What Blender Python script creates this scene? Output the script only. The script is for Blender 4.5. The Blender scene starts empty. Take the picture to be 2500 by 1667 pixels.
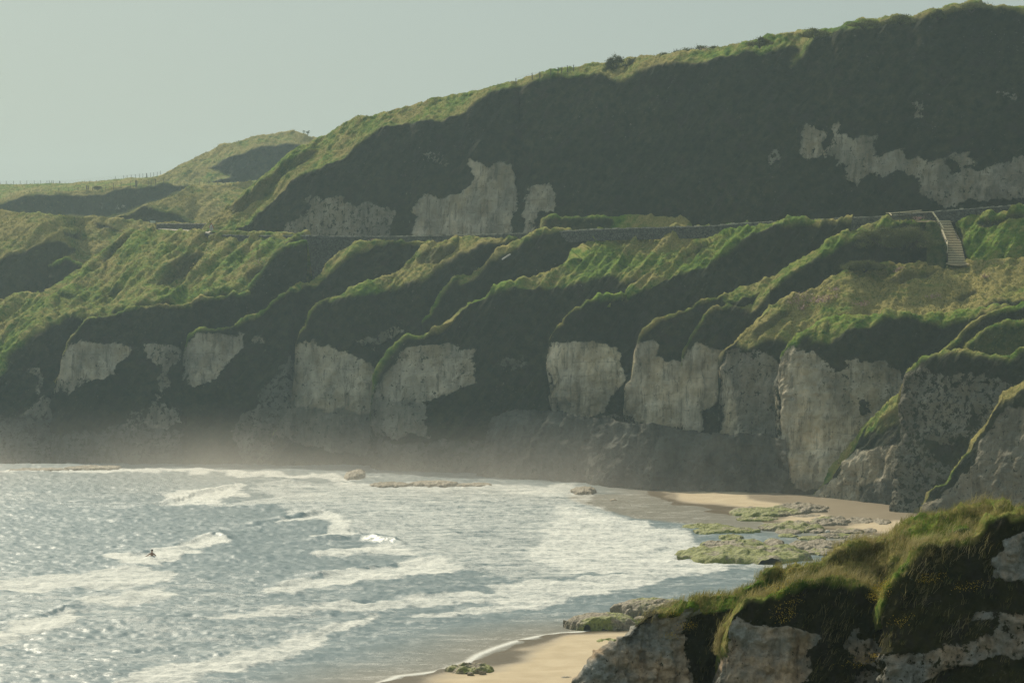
import bpy, bmesh, math, random
import numpy as np
from mathutils import Vector
random.seed(7); RNG = np.random.default_rng(7)
S = bpy.context.scene
# ---------------------------------------------------------------- camera
F = 5903.0; CX, CY = 1250.0, 833.5; CAMZ = 24.0; HOR = 700.0     # photo pixels (2500 wide), metres
PITCH = math.atan((CY-HOR)/F)
cam = bpy.data.cameras.new('camera'); cam.sensor_width = 36; cam.lens = 36*F/2500
cam.clip_start = 1; cam.clip_end = 6000
co = bpy.data.objects.new('camera', cam); S.collection.objects.link(co)
co.location = (0, 0, CAMZ); co.rotation_euler = (math.pi/2-PITCH, 0, 0); S.camera = co
# ---------------------------------------------------------------- light
SUN_EL, SUN_AZ = math.radians(40), math.radians(27)              # azimuth to the left of the view axis
SUNDIR = Vector((-math.sin(SUN_AZ)*math.cos(SUN_EL), math.cos(SUN_AZ)*math.cos(SUN_EL), math.sin(SUN_EL)))
w = bpy.data.worlds.new("World"); S.world = w; w.use_nodes = True
wn = w.node_tree.nodes; wl = w.node_tree.links
bg = wn['Background']; sky = wn.new('ShaderNodeTexSky'); sky.sky_type = 'NISHITA'; sky.sun_disc = False
sky.sun_elevation = SUN_EL; sky.sun_rotation = -SUN_AZ; sky.air_density = 1.0; sky.dust_density = 3.5; sky.ozone_density = 1.0
tint = wn.new('ShaderNodeMix'); tint.data_type = 'RGBA'; tint.blend_type = 'MULTIPLY'; tint.inputs[0].default_value = 1
tint.inputs[7].default_value = (0.86, 1.0, 0.88, 1)
flat = wn.new('ShaderNodeMix'); flat.data_type = 'RGBA'; flat.inputs[0].default_value = 0.82
flat.inputs[7].default_value = (3.75, 4.3, 4.15, 1)
wl.new(sky.outputs[0], tint.inputs[6]); wl.new(tint.outputs[2], flat.inputs[6]); wl.new(flat.outputs[2], bg.inputs[0])
bg.inputs[1].default_value = 0.10
sl = bpy.data.lights.new('sun', 'SUN'); sl.energy = 4.6; sl.angle = math.radians(0.6); sl.color = (1.0, 0.90, 0.70)
so = bpy.data.objects.new('sun', sl); S.collection.objects.link(so)
so.rotation_euler = SUNDIR.to_track_quat('Z', 'Y').to_euler(); so.location = (-100, 200, 200)
S.view_settings.view_transform = 'Standard'; S.view_settings.look = 'None'; S.view_settings.exposure = 0.0; S.view_settings.gamma = 1
S.cycles.use_denoising = True; S.cycles.denoising_prefilter = 'NONE'; S.cycles.max_bounces = 6; S.cycles.volume_bounces = 1; S.cycles.sample_clamp_indirect = 4
S.cycles.volume_step_rate = 2.0

# ---------------------------------------------------------------- helpers
cp, sp = math.cos(PITCH), math.sin(PITCH)
def P(px, py, Y):
    """world points seen at photo pixel (px,py) at distance Y along the ground axis"""
    px = np.asarray(px, float); py = np.asarray(py, float); Y = np.asarray(Y, float)
    u = (px-CX)/F; v = (CY-py)/F
    dy = cp + v*sp; dz = -sp + v*cp
    return np.stack([u/dy*Y, Y + 0*u, CAMZ + dz/dy*Y], -1)
def slope_of(py): v = (CY-np.asarray(py, float))/F; return (-sp+v*cp)/(cp+v*sp)
def YZ(py, z=0.0): return (z-CAMZ)/slope_of(py)                  # distance of a point of height z seen at row py
def PZ(px, py, z=0.0): return P(px, py, YZ(py, z))
def interp(pts, x, k=0):
    pts = sorted(pts, key=lambda p: p[0]); xs = [p[0] for p in pts]; ys = [p[1] for p in pts]
    return np.interp(x, xs, ys)
def hsh(i, j, k, s):
    h = (i.astype(np.int64)*374761393 + j.astype(np.int64)*668265263 + k.astype(np.int64)*2147483647 + s*974634777) & 0xffffffff
    h = ((h ^ (h >> 13))*1274126177) & 0xffffffff
    h = (h ^ (h >> 16)); h = (h*2246822519) & 0xffffffff; h = h ^ (h >> 15)
    return (h & 0xffffff).astype(np.float32)/float(0xffffff)
def vnoise(p, s=0):
    q = np.floor(p); f = (p-q).astype(np.float32); f = f*f*f*(f*(f*6-15)+10)
    i, j, k = q[..., 0], q[..., 1], q[..., 2]; i = i.astype(np.int64); j = j.astype(np.int64); k = k.astype(np.int64)
    r = 0
    for a in (0, 1):
        for b in (0, 1):
            for c in (0, 1):
                wt = (f[..., 0] if a else 1-f[..., 0])*(f[..., 1] if b else 1-f[..., 1])*(f[..., 2] if c else 1-f[..., 2])
                r = r + wt*hsh(i+a, j+b, k+c, s)
    return r*2-1
def fbm(p, scale, octv=4, s=0, gain=0.5, st=(1, 1, 1)):
    p = p*np.array(st)/scale; a = 1.0; r = 0; t = 0
    for o in range(octv):
        r = r + a*vnoise(p + 17.3*o, s+o); t += a; a *= gain; p = p*2.03
    return r/t*1.6
def inpoly(x, y, poly):
    x = np.asarray(x); y = np.asarray(y); res = np.zeros(x.shape, bool)
    poly = np.array(poly, float)
    bb = (x >= poly[:, 0].min()) & (x <= poly[:, 0].max()) & (y >= poly[:, 1].min()) & (y <= poly[:, 1].max())
    if not bb.any(): return res
    xs, ys = x[bb], y[bb]; r = np.zeros(xs.shape, bool); n = len(poly)
    for a in range(n):
        x1, y1 = poly[a]; x2, y2 = poly[(a+1) % n]
        if y1 == y2: continue
        c = ((y1 > ys) != (y2 > ys)) & (xs < (x2-x1)*(ys-y1)/(y2-y1)+x1)
        r ^= c
    res[bb] = r; return res
def segdist(x, y, pts, closed=False):
    d = np.full(np.shape(x), 1e9); pts = list(pts) + ([pts[0]] if closed else [])
    for (x1, y1), (x2, y2) in zip(pts[:-1], pts[1:]):
        vx, vy = x2-x1, y2-y1; L = vx*vx+vy*vy+1e-9
        t = np.clip(((x-x1)*vx+(y-y1)*vy)/L, 0, 1)
        d = np.minimum(d, np.hypot(x-x1-t*vx, y-y1-t*vy))
    return d
def blur(a, n, axis):
    for _ in range(n):
        b = np.concatenate([np.take(a, [0], axis), a, np.take(a, [-1], axis)], axis)
        m = a.shape[axis]
        a = 0.25*np.take(b, range(0, m), axis)+0.5*a+0.25*np.take(b, range(2, m+2), axis)
    return a
def sstep(a, b, x): t = np.clip((x-a)/(b-a), 0, 1); return t*t*(3-2*t)
def tag(o, label=None, cat=None, group=None, kind=None):
    for k, v in (('label', label), ('category', cat), ('group', group), ('kind', kind)):
        if v: o[k] = v
    return o
def newobj(name, me, parent=None, mat=None):
    o = bpy.data.objects.new(name, me); S.collection.objects.link(o)
    if mat is not None: me.materials.append(mat)
    if parent is not None: o.parent = parent
    return o
def empty(name, loc=(0, 0, 0)):
    o = bpy.data.objects.new(name, None); S.collection.objects.link(o); o.location = loc; return o
def npmesh(name, V, faces, attrs=None, smooth=True):
    """V (n,3); faces (m,3|4) int array"""
    me = bpy.data.meshes.new(name); n, m, k = len(V), len(faces), faces.shape[1]
    me.vertices.add(n); me.vertices.foreach_set('co', np.ascontiguousarray(V, np.float32).ravel())
    me.loops.add(m*k); me.loops.foreach_set('vertex_index', np.ascontiguousarray(faces, np.int32).ravel())
    me.polygons.add(m); me.polygons.foreach_set('loop_start', np.arange(0, m*k, k, dtype=np.int32))
    me.update(calc_edges=True)
    if smooth: me.polygons.foreach_set('use_smooth', np.ones(m, bool))
    for a, arr in (attrs or {}).items():
        at = me.attributes.new(a, 'FLOAT', 'POINT'); at.data.foreach_set('value', np.ascontiguousarray(arr, np.float32).ravel())
    me.validate(); return me
def gridfaces(r, c):
    i = np.arange(r*c).reshape(r, c)
    return np.stack([i[:-1, :-1], i[1:, :-1], i[1:, 1:], i[:-1, 1:]], -1).reshape(-1, 4)
class MB:
    """small hard-surface pieces joined in one mesh"""
    def __init__(s): s.v = []; s.f = []
    def add(s, vs, fs): b = len(s.v); s.v += [tuple(v) for v in vs]; s.f += [tuple(b+i for i in f) for f in fs]
    def box(s, c, h, ax=None, taper=1.0):
        c = Vector(c); X, Y, Z = ax or (Vector((1, 0, 0)), Vector((0, 1, 0)), Vector((0, 0, 1)))
        vs = [c+X*h[0]*i*(taper if k > 0 else 1)+Y*h[1]*j*(taper if k > 0 else 1)+Z*h[2]*k for i in (-1, 1) for j in (-1, 1) for k in (-1, 1)]
        s.add(vs, [(0, 1, 3, 2), (4, 6, 7, 5), (0, 4, 5, 1), (2, 3, 7, 6), (0, 2, 6, 4), (1, 5, 7, 3)])
    def beam(s, a, b, wd, ht):
        a, b = Vector(a), Vector(b); Z = (b-a).normalized(); X = Z.cross(Vector((0, 0, 1)))
        X = Vector((1, 0, 0)) if X.length < 1e-3 else X.normalized(); Y = Z.cross(X)
        s.box((a+b)/2, (wd/2, ht/2, (b-a).length/2), (X, Y, Z))
    def tube(s, pts, rad, n=6):
        pts = [Vector(p) for p in pts]; rad = rad if isinstance(rad, (list, tuple)) else [rad]*len(pts); vs = []; fs = []
        for i, p in enumerate(pts):
            d = (pts[min(i+1, len(pts)-1)]-pts[max(i-1, 0)]).normalized(); X = d.orthogonal().normalized(); Y = d.cross(X)
            for k in range(n):
                a = 2*math.pi*k/n; vs.append(p+(X*math.cos(a)+Y*math.sin(a))*rad[i])
        for i in range(len(pts)-1):
            for k in range(n): fs.append((i*n+k, i*n+(k+1) % n, (i+1)*n+(k+1) % n, (i+1)*n+k))
        fs.append(tuple(range(n))[::-1]); fs.append(tuple((len(pts)-1)*n+k for k in range(n)))
        s.add(vs, fs)
    def build(s, name, mat, parent=None):
        me = bpy.data.meshes.new(name); me.from_pydata([tuple(v) for v in s.v], [], s.f); me.update()
        return newobj(name, me, parent, mat)

# ---------------------------------------------------------------- materials
class NT:
    def __init__(s, name):
        s.m = bpy.data.materials.new(name); s.m.use_nodes = True; s.t = s.m.node_tree; s.n = s.t.nodes; s.l = s.t.links
        s.b = s.n['Principled BSDF']; s.out = s.n['Material Output']
        s.geo = s.n.new('ShaderNodeNewGeometry')
    def set(s, inp, v):
        if isinstance(v, bpy.types.NodeSocket): s.l.new(v, inp)
        elif isinstance(v, (tuple, list)) and len(v) == 3 and inp.type == 'RGBA': inp.default_value = (*v, 1)
        else: inp.default_value = v
    def math(s, op, a, b=0.0, c=None, clamp=False):
        n = s.n.new('ShaderNodeMath'); n.operation = op; n.use_clamp = clamp; s.set(n.inputs[0], a); s.set(n.inputs[1], b)
        if c is not None: s.set(n.inputs[2], c)
        return n.outputs[0]
    def mix(s, f, a, b, blend='MIX'):
        n = s.n.new('ShaderNodeMix'); n.data_type = 'RGBA'; n.blend_type = blend
        s.set(n.inputs[0], f); s.set(n.inputs[6], a); s.set(n.inputs[7], b); return n.outputs[2]
    def attr(s, name): n = s.n.new('ShaderNodeAttribute'); n.attribute_name = name; return n.outputs['Fac']
    def pos(s, sc=(1, 1, 1)):
        if sc == (1, 1, 1): return s.geo.outputs['Position']
        n = s.n.new('ShaderNodeVectorMath'); n.operation = 'MULTIPLY'; s.l.new(s.geo.outputs['Position'], n.inputs[0]); n.inputs[1].default_value = sc
        return n.outputs[0]
    def noise(s, scale, det=4, rough=0.55, sc=(1, 1, 1), dist=0.0):
        n = s.n.new('ShaderNodeTexNoise'); s.l.new(s.pos(sc), n.inputs['Vector']); n.inputs['Scale'].default_value = scale
        n.inputs['Detail'].default_value = det; n.inputs['Roughness'].default_value = rough; n.inputs['Distortion'].default_value = dist
        return n.outputs[0]
    def voro(s, scale, feat='F1', sc=(1, 1, 1)):
        n = s.n.new('ShaderNodeTexVoronoi'); n.feature = feat; s.l.new(s.pos(sc), n.inputs['Vector']); n.inputs['Scale'].default_value = scale
        return n.outputs['Distance']
    def rng(s, v, a, b, c=0.0, d=1.0):
        n = s.n.new('ShaderNodeMapRange'); n.clamp = True; s.set(n.inputs[0], v)
        for i, x in enumerate((a, b, c, d)): s.set(n.inputs[i+1], x)
        return n.outputs[0]
    def bump(s, h, dist, strength=1.0, nrm=None):
        n = s.n.new('ShaderNodeBump'); s.set(n.inputs['Height'], h); n.inputs['Distance'].default_value = dist; n.inputs['Strength'].default_value = strength
        if nrm is not None: s.l.new(nrm, n.inputs['Normal'])
        return n.outputs[0]
def simple(name, c1, c2=None, scale=8, rough=0.8, bump=0.0, metal=0.0):
    t = NT(name); c2 = c2 or tuple(x*0.7 for x in c1)
    n = t.noise(scale, 5, .6); t.set(t.b.inputs['Base Color'], t.mix(t.rng(n, .35, .65), c2, c1))
    t.b.inputs['Roughness'].default_value = rough; t.b.inputs['Metallic'].default_value = metal
    if bump: t.set(t.b.inputs['Normal'], t.bump(n, bump))
    return t.m

def terrain_mat(name='terrain', near=False, dry=0.0):
    t = NT(name)
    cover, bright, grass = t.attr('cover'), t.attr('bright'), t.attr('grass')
    k = 4.0 if near else 1.0
    # vegetation: patches of green, olive, dry stems
    n1 = t.noise(.12*k, 4, .6); n2 = t.noise(.9*k, 4, .65); n3 = t.noise(4.5*k, 3, .7)
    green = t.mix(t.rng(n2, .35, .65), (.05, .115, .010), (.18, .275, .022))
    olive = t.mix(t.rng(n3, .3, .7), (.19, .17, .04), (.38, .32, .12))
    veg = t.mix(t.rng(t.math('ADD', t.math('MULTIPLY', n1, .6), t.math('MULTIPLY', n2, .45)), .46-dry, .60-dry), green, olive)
    shaded_heath = t.mix(t.rng(n2, .35, .7), (.022, .024, .007) if near else (.014, .020, .009), (.055, .048, .016) if near else (.060, .058, .024))
    shaded_heath = t.mix(t.rng(t.noise(.5*k, 3, .6), .52, .66), shaded_heath, (.04, .034, .022)); shaded_heath = t.mix(t.rng(t.noise(.09*k, 4, .65), .36, .62), t.mix(.55, shaded_heath, (.008, .012, .006)), shaded_heath)
    veg = t.mix(grass, shaded_heath, veg)  # low grass value: darker steep vegetation, partly shade painted into its colour
    # little stones and pale tufts showing through the steep turf
    sp_ = t.math('MULTIPLY', t.rng(t.noise(2.2*k, 3, .75), .64, .72), t.rng(t.noise(.15*k, 3), .44, .58))
    veg = t.mix(t.math('MULTIPLY', sp_, t.math('SUBTRACT', 1.0, grass)), veg, (.16, .15, .12))
    # pale limestone, bedded, stained
    m1 = t.noise(.35*k, 6, .65, (1, 1, .8)); m2 = t.noise(2.5*k, 4, .7); stain = t.noise(.9*k, 4, .6, (1, 1, .12))
    white = t.mix(t.rng(m1, .38, .62), (.54, .44, .28), (.76, .68, .52))
    white = t.mix(t.math('MULTIPLY', t.rng(stain, .5, .68), .6), white, (.30, .235, .14))
    if near:
        warm = t.mix(t.rng(t.noise(.9, 4, .6), .42, .6), (.50, .50, .46), (.80, .58, .38)); white = t.mix(t.rng(t.noise(9, 4, .75), .35, .65), t.mix(.4, warm, (.05, .045, .035)), warm)
    grey = t.mix(t.rng(m1, .4, .62), (.030, .034, .030), (.115, .112, .095))
    ch = t.mix(t.math('MULTIPLY', bright, t.rng(t.noise(.2*k, 4, .65, (1, 1, .6)), .38, .60, .75 if near else .45, 1.0)), grey, white); ch = t.mix(t.math('MULTIPLY', t.rng(t.noise(.28*k, 5, .7, (1, 1, .5)), .46, .66), .25 if near else .52), ch, (.13, .14, .12)); ch = t.mix(t.math('MULTIPLY', t.rng(t.noise(1.6*k, 4, .7, (1, 1, .08)), .52, .64), .25 if near else .65), ch, (.09, .085, .065))
    ch = t.mix(t.rng(m2, .62, .72, 0, .75), ch, (.05, .052, .042))
    bz = t.math('ADD', t.math('MULTIPLY', t.noise(.25, 3), 1.6), t.math('ADD', t.n.new('ShaderNodeSeparateXYZ').outputs[2], 0.0))
    sx = [n for n in t.n if n.bl_idname == 'ShaderNodeSeparateXYZ'][0]; t.l.new(t.geo.outputs['Position'], sx.inputs[0])
    fr = t.math('FRACT', t.math('MULTIPLY', bz, .55*(2 if near else 1)))
    bed = t.math('MULTIPLY', t.math('LESS_THAN', t.math('ABSOLUTE', t.math('SUBTRACT', fr, .5)), .035), t.rng(t.noise(1.2*k, 3, .7), .47, .56))
    ch = t.mix(t.math('MULTIPLY', bed, .32), ch, (.04, .045, .035))
    cov = t.rng(t.math('ADD', cover, t.math('MULTIPLY', t.math('SUBTRACT', t.noise(1.5*k, 7, .75), .5), 2.9)), .46, .535)
    col = t.mix(cov, veg, ch)
    t.set(t.b.inputs['Base Color'], col); t.b.inputs['Roughness'].default_value = .95; t.b.inputs['Specular IOR Level'].default_value = .12
    b1 = t.bump(t.noise(2.5*k, 6, .75), .35/k, .9)
    b2 = t.bump(t.noise(1.2*k, 5, .7, (1, 1, 1.8)), .30/k, 1.0)
    mixn = t.n.new('ShaderNodeMix'); mixn.data_type = 'VECTOR'; t.l.new(cov, mixn.inputs[0]); t.l.new(b1, mixn.inputs[4]); t.l.new(b2, mixn.inputs[5])
    t.set(t.b.inputs['Normal'], mixn.outputs[1])
    return t.m
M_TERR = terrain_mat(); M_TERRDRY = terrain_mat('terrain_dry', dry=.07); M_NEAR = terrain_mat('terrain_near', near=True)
# ================================================================ terrain layers, far to near
# each layer: skyline row as function of column, distance of its foot, gentle (grassy) and steep zones;
# the surface is integrated upwards from the foot with real slopes
TUFTS = []           # (points, amount)
COT = dict(steep=.50, lit=1.9, cliff=.22, mid=1.1)
def layer(name, top, foot, lit=(), zones=(), chalk=(), rim=6, nose=0, edge=None, bot=None, step=2.4, vstep=2.2, amp=1.0,
          grass_all=0.0, mat=None, kind='structure', fluting=1.0, cotbase=.50, tuft=5.0, label=None, cat=None, near=False, back=((.4, -.03), (1.2, -.3), (3, -1.2), (7, -4), (12, -9)), litcot=1.9, pull=None):
    x0, x1 = top[0][0], top[-1][0]
    nc = max(8, int((x1-x0)/step)); px = np.linspace(x0, x1, nc)
    ty = interp(top, px)
    jag = fbm(np.stack([px/60., px*0, px*0+(sum(map(ord, name))+int(x0)*7) % 97], -1), 1.0, 4, 3)*2.0*amp
    ty = ty + jag*np.clip(1-np.abs(np.gradient(ty, px))/3, .15, 1)
    Yf = interp(foot, px)
    if bot is None: by = HOR + 0*px; 
    # foot rows
    if bot is None:
        zf = -1.0; s = (zf-CAMZ)/Yf; by = CY - F*np.tan(np.arctan(s)+PITCH)
    else: by = interp(bot, px)
    by = np.maximum(by, ty+3)
    nr = max(12, int((by-ty).max()/vstep)); v = np.linspace(1, 0, nr)[:, None]      # v=1 foot -> 0 crest
    py = ty[None]+(by-ty)[None]*v; PX = np.broadcast_to(px[None], py.shape).copy()
    jx = PX + 5*fbm(np.stack([PX/25, py/25, PX*0], -1), 1., 3, 11); jy = py + 4*fbm(np.stack([PX/25, py/25, PX*0+9], -1), 1., 3, 12)
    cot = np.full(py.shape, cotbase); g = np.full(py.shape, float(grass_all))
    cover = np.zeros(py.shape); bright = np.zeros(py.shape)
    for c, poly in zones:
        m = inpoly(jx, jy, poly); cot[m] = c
        if 0 < c <= .6: g[m] = .08  # steep zones in shade: shade also put into the vegetation colour
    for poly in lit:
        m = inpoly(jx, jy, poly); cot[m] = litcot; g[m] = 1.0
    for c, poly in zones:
        if c < 0: m = inpoly(jx, jy, poly); cot[m] = -c; g[m] = max(.35, grass_all)  # shaded hollows within lit slopes, vegetation colour darkened as well
    for val, poly in chalk:
        qx = PX + 16*fbm(np.stack([PX/40, py/40, PX*0+3], -1), 1., 5, 21, .72); qy = py + 12*fbm(np.stack([PX/40, py/40, PX*0+5], -1), 1., 5, 22, .72)
        m = inpoly(qx, qy, poly)
        if val == 0: cover[m] = 0; continue
        cv, val = val if isinstance(val, tuple) else (min(.95, .32+val*.75), val)
        cover[m] = cv; bright[m] = val; cot[m] = np.minimum(cot[m], .26)
    rme = rim*(1 if near else .62)*np.clip(1.35-np.abs(np.gradient(ty, px))/3.2, 0, 1); rm = (py-ty[None]) < rme[None]*(1+.5*np.sin(PX/23.)+.3*np.sin(PX/7.)); cot[rm] = np.maximum(cot[rm], 1.7); g[rm] = 1; cover[rm & (cover > 0)] *= .0 if rim > 2 else 1
    cot = blur(blur(cot, 4, 0), 6, 1); g = blur(blur(g, 2, 0), 3, 1); cover = blur(blur(cover, 4, 0), 4, 1); bright = blur(blur(bright, 2, 0), 2, 1)
    # integrate distance
    Y = np.zeros(py.shape); Y[0] = Yf; s = slope_of(py)
    for i in range(1, nr):
        ds = s[i]-s[i-1]; c = cot[i]
        Y[i] = Y[i-1] + c*Y[i-1]*ds/(1-np.minimum(c*s[i], .7))
    if pull is not None:      # gather to a wanted crest distance
        want = interp(pull, px); tot = Y[-1]-Yf; fac = np.clip((want-Yf)/np.maximum(tot, .1), .5, 2.2); fac = blur(fac, 10, 0)
        Y = Yf[None]+(Y-Yf[None])*fac[None]
    Y = blur(Y, 3, 1)
    if nose:
        t = np.clip(1-(px-x0)/(nose*F/Yf*1.0), 0, 1); Y = Y + (nose*1.1*(1-np.sqrt(np.clip(1-t*t, 0, 1))))[None]
    if edge is not None:
        ex = interp(edge, np.linspace(0, 1700, 1701)); off = np.interp(py, np.arange(1701), ex)-x0
        PX = PX + off*np.exp(-np.maximum(PX-x0, 0)/60.)
    if nose and not near: PX = PX + 5*fbm(np.stack([py/22, py*0+x0, py*0], -1), 1., 4, 19, .6)*np.exp(-np.maximum(PX-x0, 0)/35.)
    W = P(PX, py, Y)
    print('layer', name, int(x0), 'crest Y', [round(float(a), 1) for a in Y[-1][::max(1, nc//6)]], nr, nc)
    # back rows
    br = []; gl = W[-1]
    for dy, dz in back:
        q = gl.copy(); q[:, 1] += dy; q[:, 2] += dz; br.append(q)
    W = np.concatenate([W, np.array(br)], 0)
    e = lambda a, val: np.concatenate([a, np.repeat(a[-1:], len(back), 0)], 0)
    g = e(g, 1. if rim > 0 else 0.); cover = e(cover, 0.); bright = e(bright, 0.); cotf = e(cot, 1.)
    if nose:
        wr = []; 
        for j in range(1, 7):
            Cm = np.array([0, 0, CAMZ]); q = W[:, :1]-Cm; q = Cm + q*(1+(.5*j**1.7*(.25 if near else 1))/q[..., 1:2]); q[..., 0] += .02*j*j*(.3 if near else 1); wr.append(q)
        wr = np.concatenate(wr[::-1], 1); k = wr.shape[1]; W = np.concatenate([wr, W], 1)
        e2 = lambda a: np.concatenate([np.repeat(a[:, :1], k, 1), a], 1)
        g, cover, bright, cotf = e2(g), e2(cover), e2(bright), e2(cotf)
    # normals and relief
    du = np.gradient(W, axis=1); dv = np.gradient(W, axis=0); N = np.cross(du, dv); N /= np.linalg.norm(N, axis=-1, keepdims=True)+1e-9
    N = np.where(N[..., 1:2] > .2, -N, N)
    sc = .25 if near else 1.0
    wx = W.copy(); wx[..., 0] += .9*W[..., 2]*0   # sheared downslope grain
    gr = W.copy(); gr[..., 0] = W[..., 0]-.75*W[..., 2]
    rock = np.clip(cover*1.3, 0, 1)
    d = .6*fbm(W, 9*sc, 3, 31)
    flute = fbm(gr, 2.0*sc, 3, 41, .55, (1, .10, .16))
    d += fluting*(1-rock)*(.46*flute + .24*fbm(gr, .8*sc, 3, 43, .6, (1, .12, .14)))
    d += (1-rock)*(.085*fbm(W, 1.0*sc, 3, 51, .65)*(.6+1.2*g) + .07*g*np.abs(fbm(W, .5*sc, 2, 53)))
    rid = 1-np.abs(fbm(gr+.25*fbm(W, 3*sc, 2, 47)[..., None], 4.2*sc, 3, 45, .5, (1, .09, .10)))*1.8; d += fluting*(1-rock)*g*.55*np.clip(rid, -.6, 1)
    d += (1-g)*(1-rock)*.5*fbm(W, 4.5*sc, 4, 49, .55, (1, 1, .45))
    ledge = fbm(W, 3.0*sc, 3, 61, .55, (.8, .8, 1.5)); blk = np.abs(fbm(W, 1.6*sc, 3, 63, .6, (1, 1, .7)))
    d += rock*(.30*ledge + .30*blk + .38*np.abs(fbm(W, 2.4*sc, 3, 67, .55, (1, .6, .14))) - .2)
    d += .07*fbm(W, .45*sc, 2, 71)
    W = W + N*(d*amp*(.3*(1+.9*rock) if near else 1.0))[..., None]
    R, C = W.shape[:2]
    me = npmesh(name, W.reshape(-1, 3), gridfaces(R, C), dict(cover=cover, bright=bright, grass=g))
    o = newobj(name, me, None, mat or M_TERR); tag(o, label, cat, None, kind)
    if tuft:
        wgt = np.maximum(g, .22 if near else 0)*(cover < .3); TUFTS.append((W, wgt, tuft, near))
    return W, px

# --- far skyline: field and hill
layer('field', [(-80, 451), (0, 450), (143, 448), (282, 440), (327, 436), (384, 431), (470, 425), (650, 420)],
      [(-80, 600), (650, 600)], bot=[(-80, 508), (100, 485), (240, 474), (330, 460), (650, 452)], grass_all=1, cotbase=5., litcot=5, rim=0, amp=.5, fluting=0, tuft=2, vstep=1.2,
      back=((2, -.1), (20, -.5), (80, -2), (200, -14)))
layer('hill', [(330, 446), (384, 431), (442, 402), (497, 375), (544, 356), (629, 331), (680, 324), (714, 323), (741, 329), (762, 334), (800, 337), (900, 345)],
      [(330, 602), (900, 600)], bot=[(330, 455), (470, 455), (530, 480), (900, 500)], litcot=2.3,
      lit=[[(320, 400), (640, 300), (900, 300), (900, 352), (700, 352), (640, 356), (590, 372), (545, 392), (510, 412), (560, 425), (565, 436), (500, 445), (330, 470)]],
      zones=[(.5, [(480, 430), (560, 432), (575, 440), (500, 446)])], mat=M_TERRDRY, amp=.8, fluting=.5, vstep=1.6, cotbase=.55, tuft=2)
# --- middle distance, left: bank under the far field, meadow, gorge
layer('hillside', [(-80, 500), (0, 488), (20, 480), (51, 473), (119, 468), (170, 467), (238, 467), (272, 458), (323, 451), (463, 449), (560, 447), (660, 444)],
      [(-80, 500), (250, 520), (660, 520)], bot=[(-80, 720), (660, 700)], rim=4, cotbase=2.6, litcot=2.6, grass_all=1,
      zones=[(.42, [(-90, 505), (0, 497), (20, 488), (60, 480), (130, 474), (240, 472), (275, 463), (330, 456), (463, 453), (439, 473), (374, 490), (323, 511), (306, 521), (279, 523), (211, 528), (102, 524), (0, 516), (-90, 518)])],
      chalk=[(.35, [(243, 485), (256, 495), (254, 515), (246, 505)]), (.35, [(282, 495), (305, 495), (308, 512), (290, 518)])], amp=.8, fluting=.4, vstep=1.8, mat=M_TERRDRY, tuft=3)
layer('hillside', [(275, 541), (282, 535), (316, 521), (357, 501), (391, 490), (430, 474), (466, 455), (540, 452), (660, 448)],
      [(275, 470), (660, 470)], bot=[(270, 560), (660, 570)], rim=4, cotbase=2.2, litcot=2.2, grass_all=1,
      zones=[(.45, [(270, 545), (290, 534), (330, 515), (357, 508), (390, 512), (430, 517), (460, 535), (475, 545), (466, 552), (270, 552)])], amp=.8, fluting=.4, vstep=1.8, mat=M_TERRDRY, tuft=3)
layer('hillside', [(-80, 520), (0, 515), (60, 522), (130, 528), (250, 530), (300, 535), (380, 544), (480, 545), (560, 548)],
      [(-80, 400), (560, 415)], bot=[(-80, 780), (560, 700)], rim=4, cotbase=2.0, litcot=2.0, grass_all=1,
      zones=[(.42, [(-90, 650), (0, 634), (60, 610), (104, 592), (149, 592), (185, 610), (167, 628), (190, 640), (200, 655), (120, 760), (-90, 780)]),
             (.6, [(220, 535), (250, 548), (300, 560), (240, 558)]), (.6, [(150, 575), (200, 570), (205, 585), (160, 583)])],
      amp=.9, fluting=.6, vstep=1.8, mat=M_TERRDRY, tuft=3)
layer('hillside', [(120, 650), (135, 643), (160, 630), (172, 630), (195, 645), (215, 655)],
      [(120, 398), (215, 398)], bot=[(120, 740), (215, 700)], rim=5, amp=.6, nose=1.5)
# --- big hill above the road
ROAD = [(-100, 415), (300, 398), (515, 375), (1041, 350), (1450, 332), (1845, 317), (2200, 305), (2560, 297)]
sky_ = [(488, 566), (506, 553), (536, 532), (575, 500), (600, 475), (626, 449), (639, 437), (700, 386), (713, 377), (761, 350), (791, 335), (868, 294), (966, 268), (1062, 243), (1151, 228), (1196, 213), (1274, 191), (1334, 177), (1409, 163), (1447, 154), (1485, 154), (1560, 142), (1600, 138), (1650, 132), (1700, 128), (1751, 116), (1796, 107), (1855, 96), (1904, 89), (1967, 77), (2029, 71), (2059, 64), (2098, 48), (2143, 46), (2187, 40), (2241, 37), (2271, 27), (2300, 28), (2330, 16), (2372, 7), (2396, 12), (2440, 18), (2500, 18), (2570, 22)]
low_ = [(488, 575), (560, 572), (612, 545), (645, 506), (689, 466), (734, 431), (779, 411), (838, 382), (883, 350), (898, 329), (928, 309), (1002, 297), (1062, 293), (1106, 281), (1157, 257), (1181, 236), (1211, 221), (1255, 212), (1289, 205), (1349, 186), (1438, 182), (1453, 172), (1498, 193), (1522, 199), (1546, 193), (1572, 169), (1617, 157), (1662, 160), (1706, 157), (1751, 142), (1796, 137), (1826, 119), (1855, 131), (1900, 113), (1934, 108), (1950, 118), (1919, 167), (1960, 125), (1985, 98), (2008, 86), (2053, 74), (2098, 68), (2172, 56), (2232, 48), (2306, 33), (2366, 16), (2400, 18), (2500, 26), (2570, 28)]
litp = [(x, y-14) for x, y in sky_] + low_[::-1]
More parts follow.
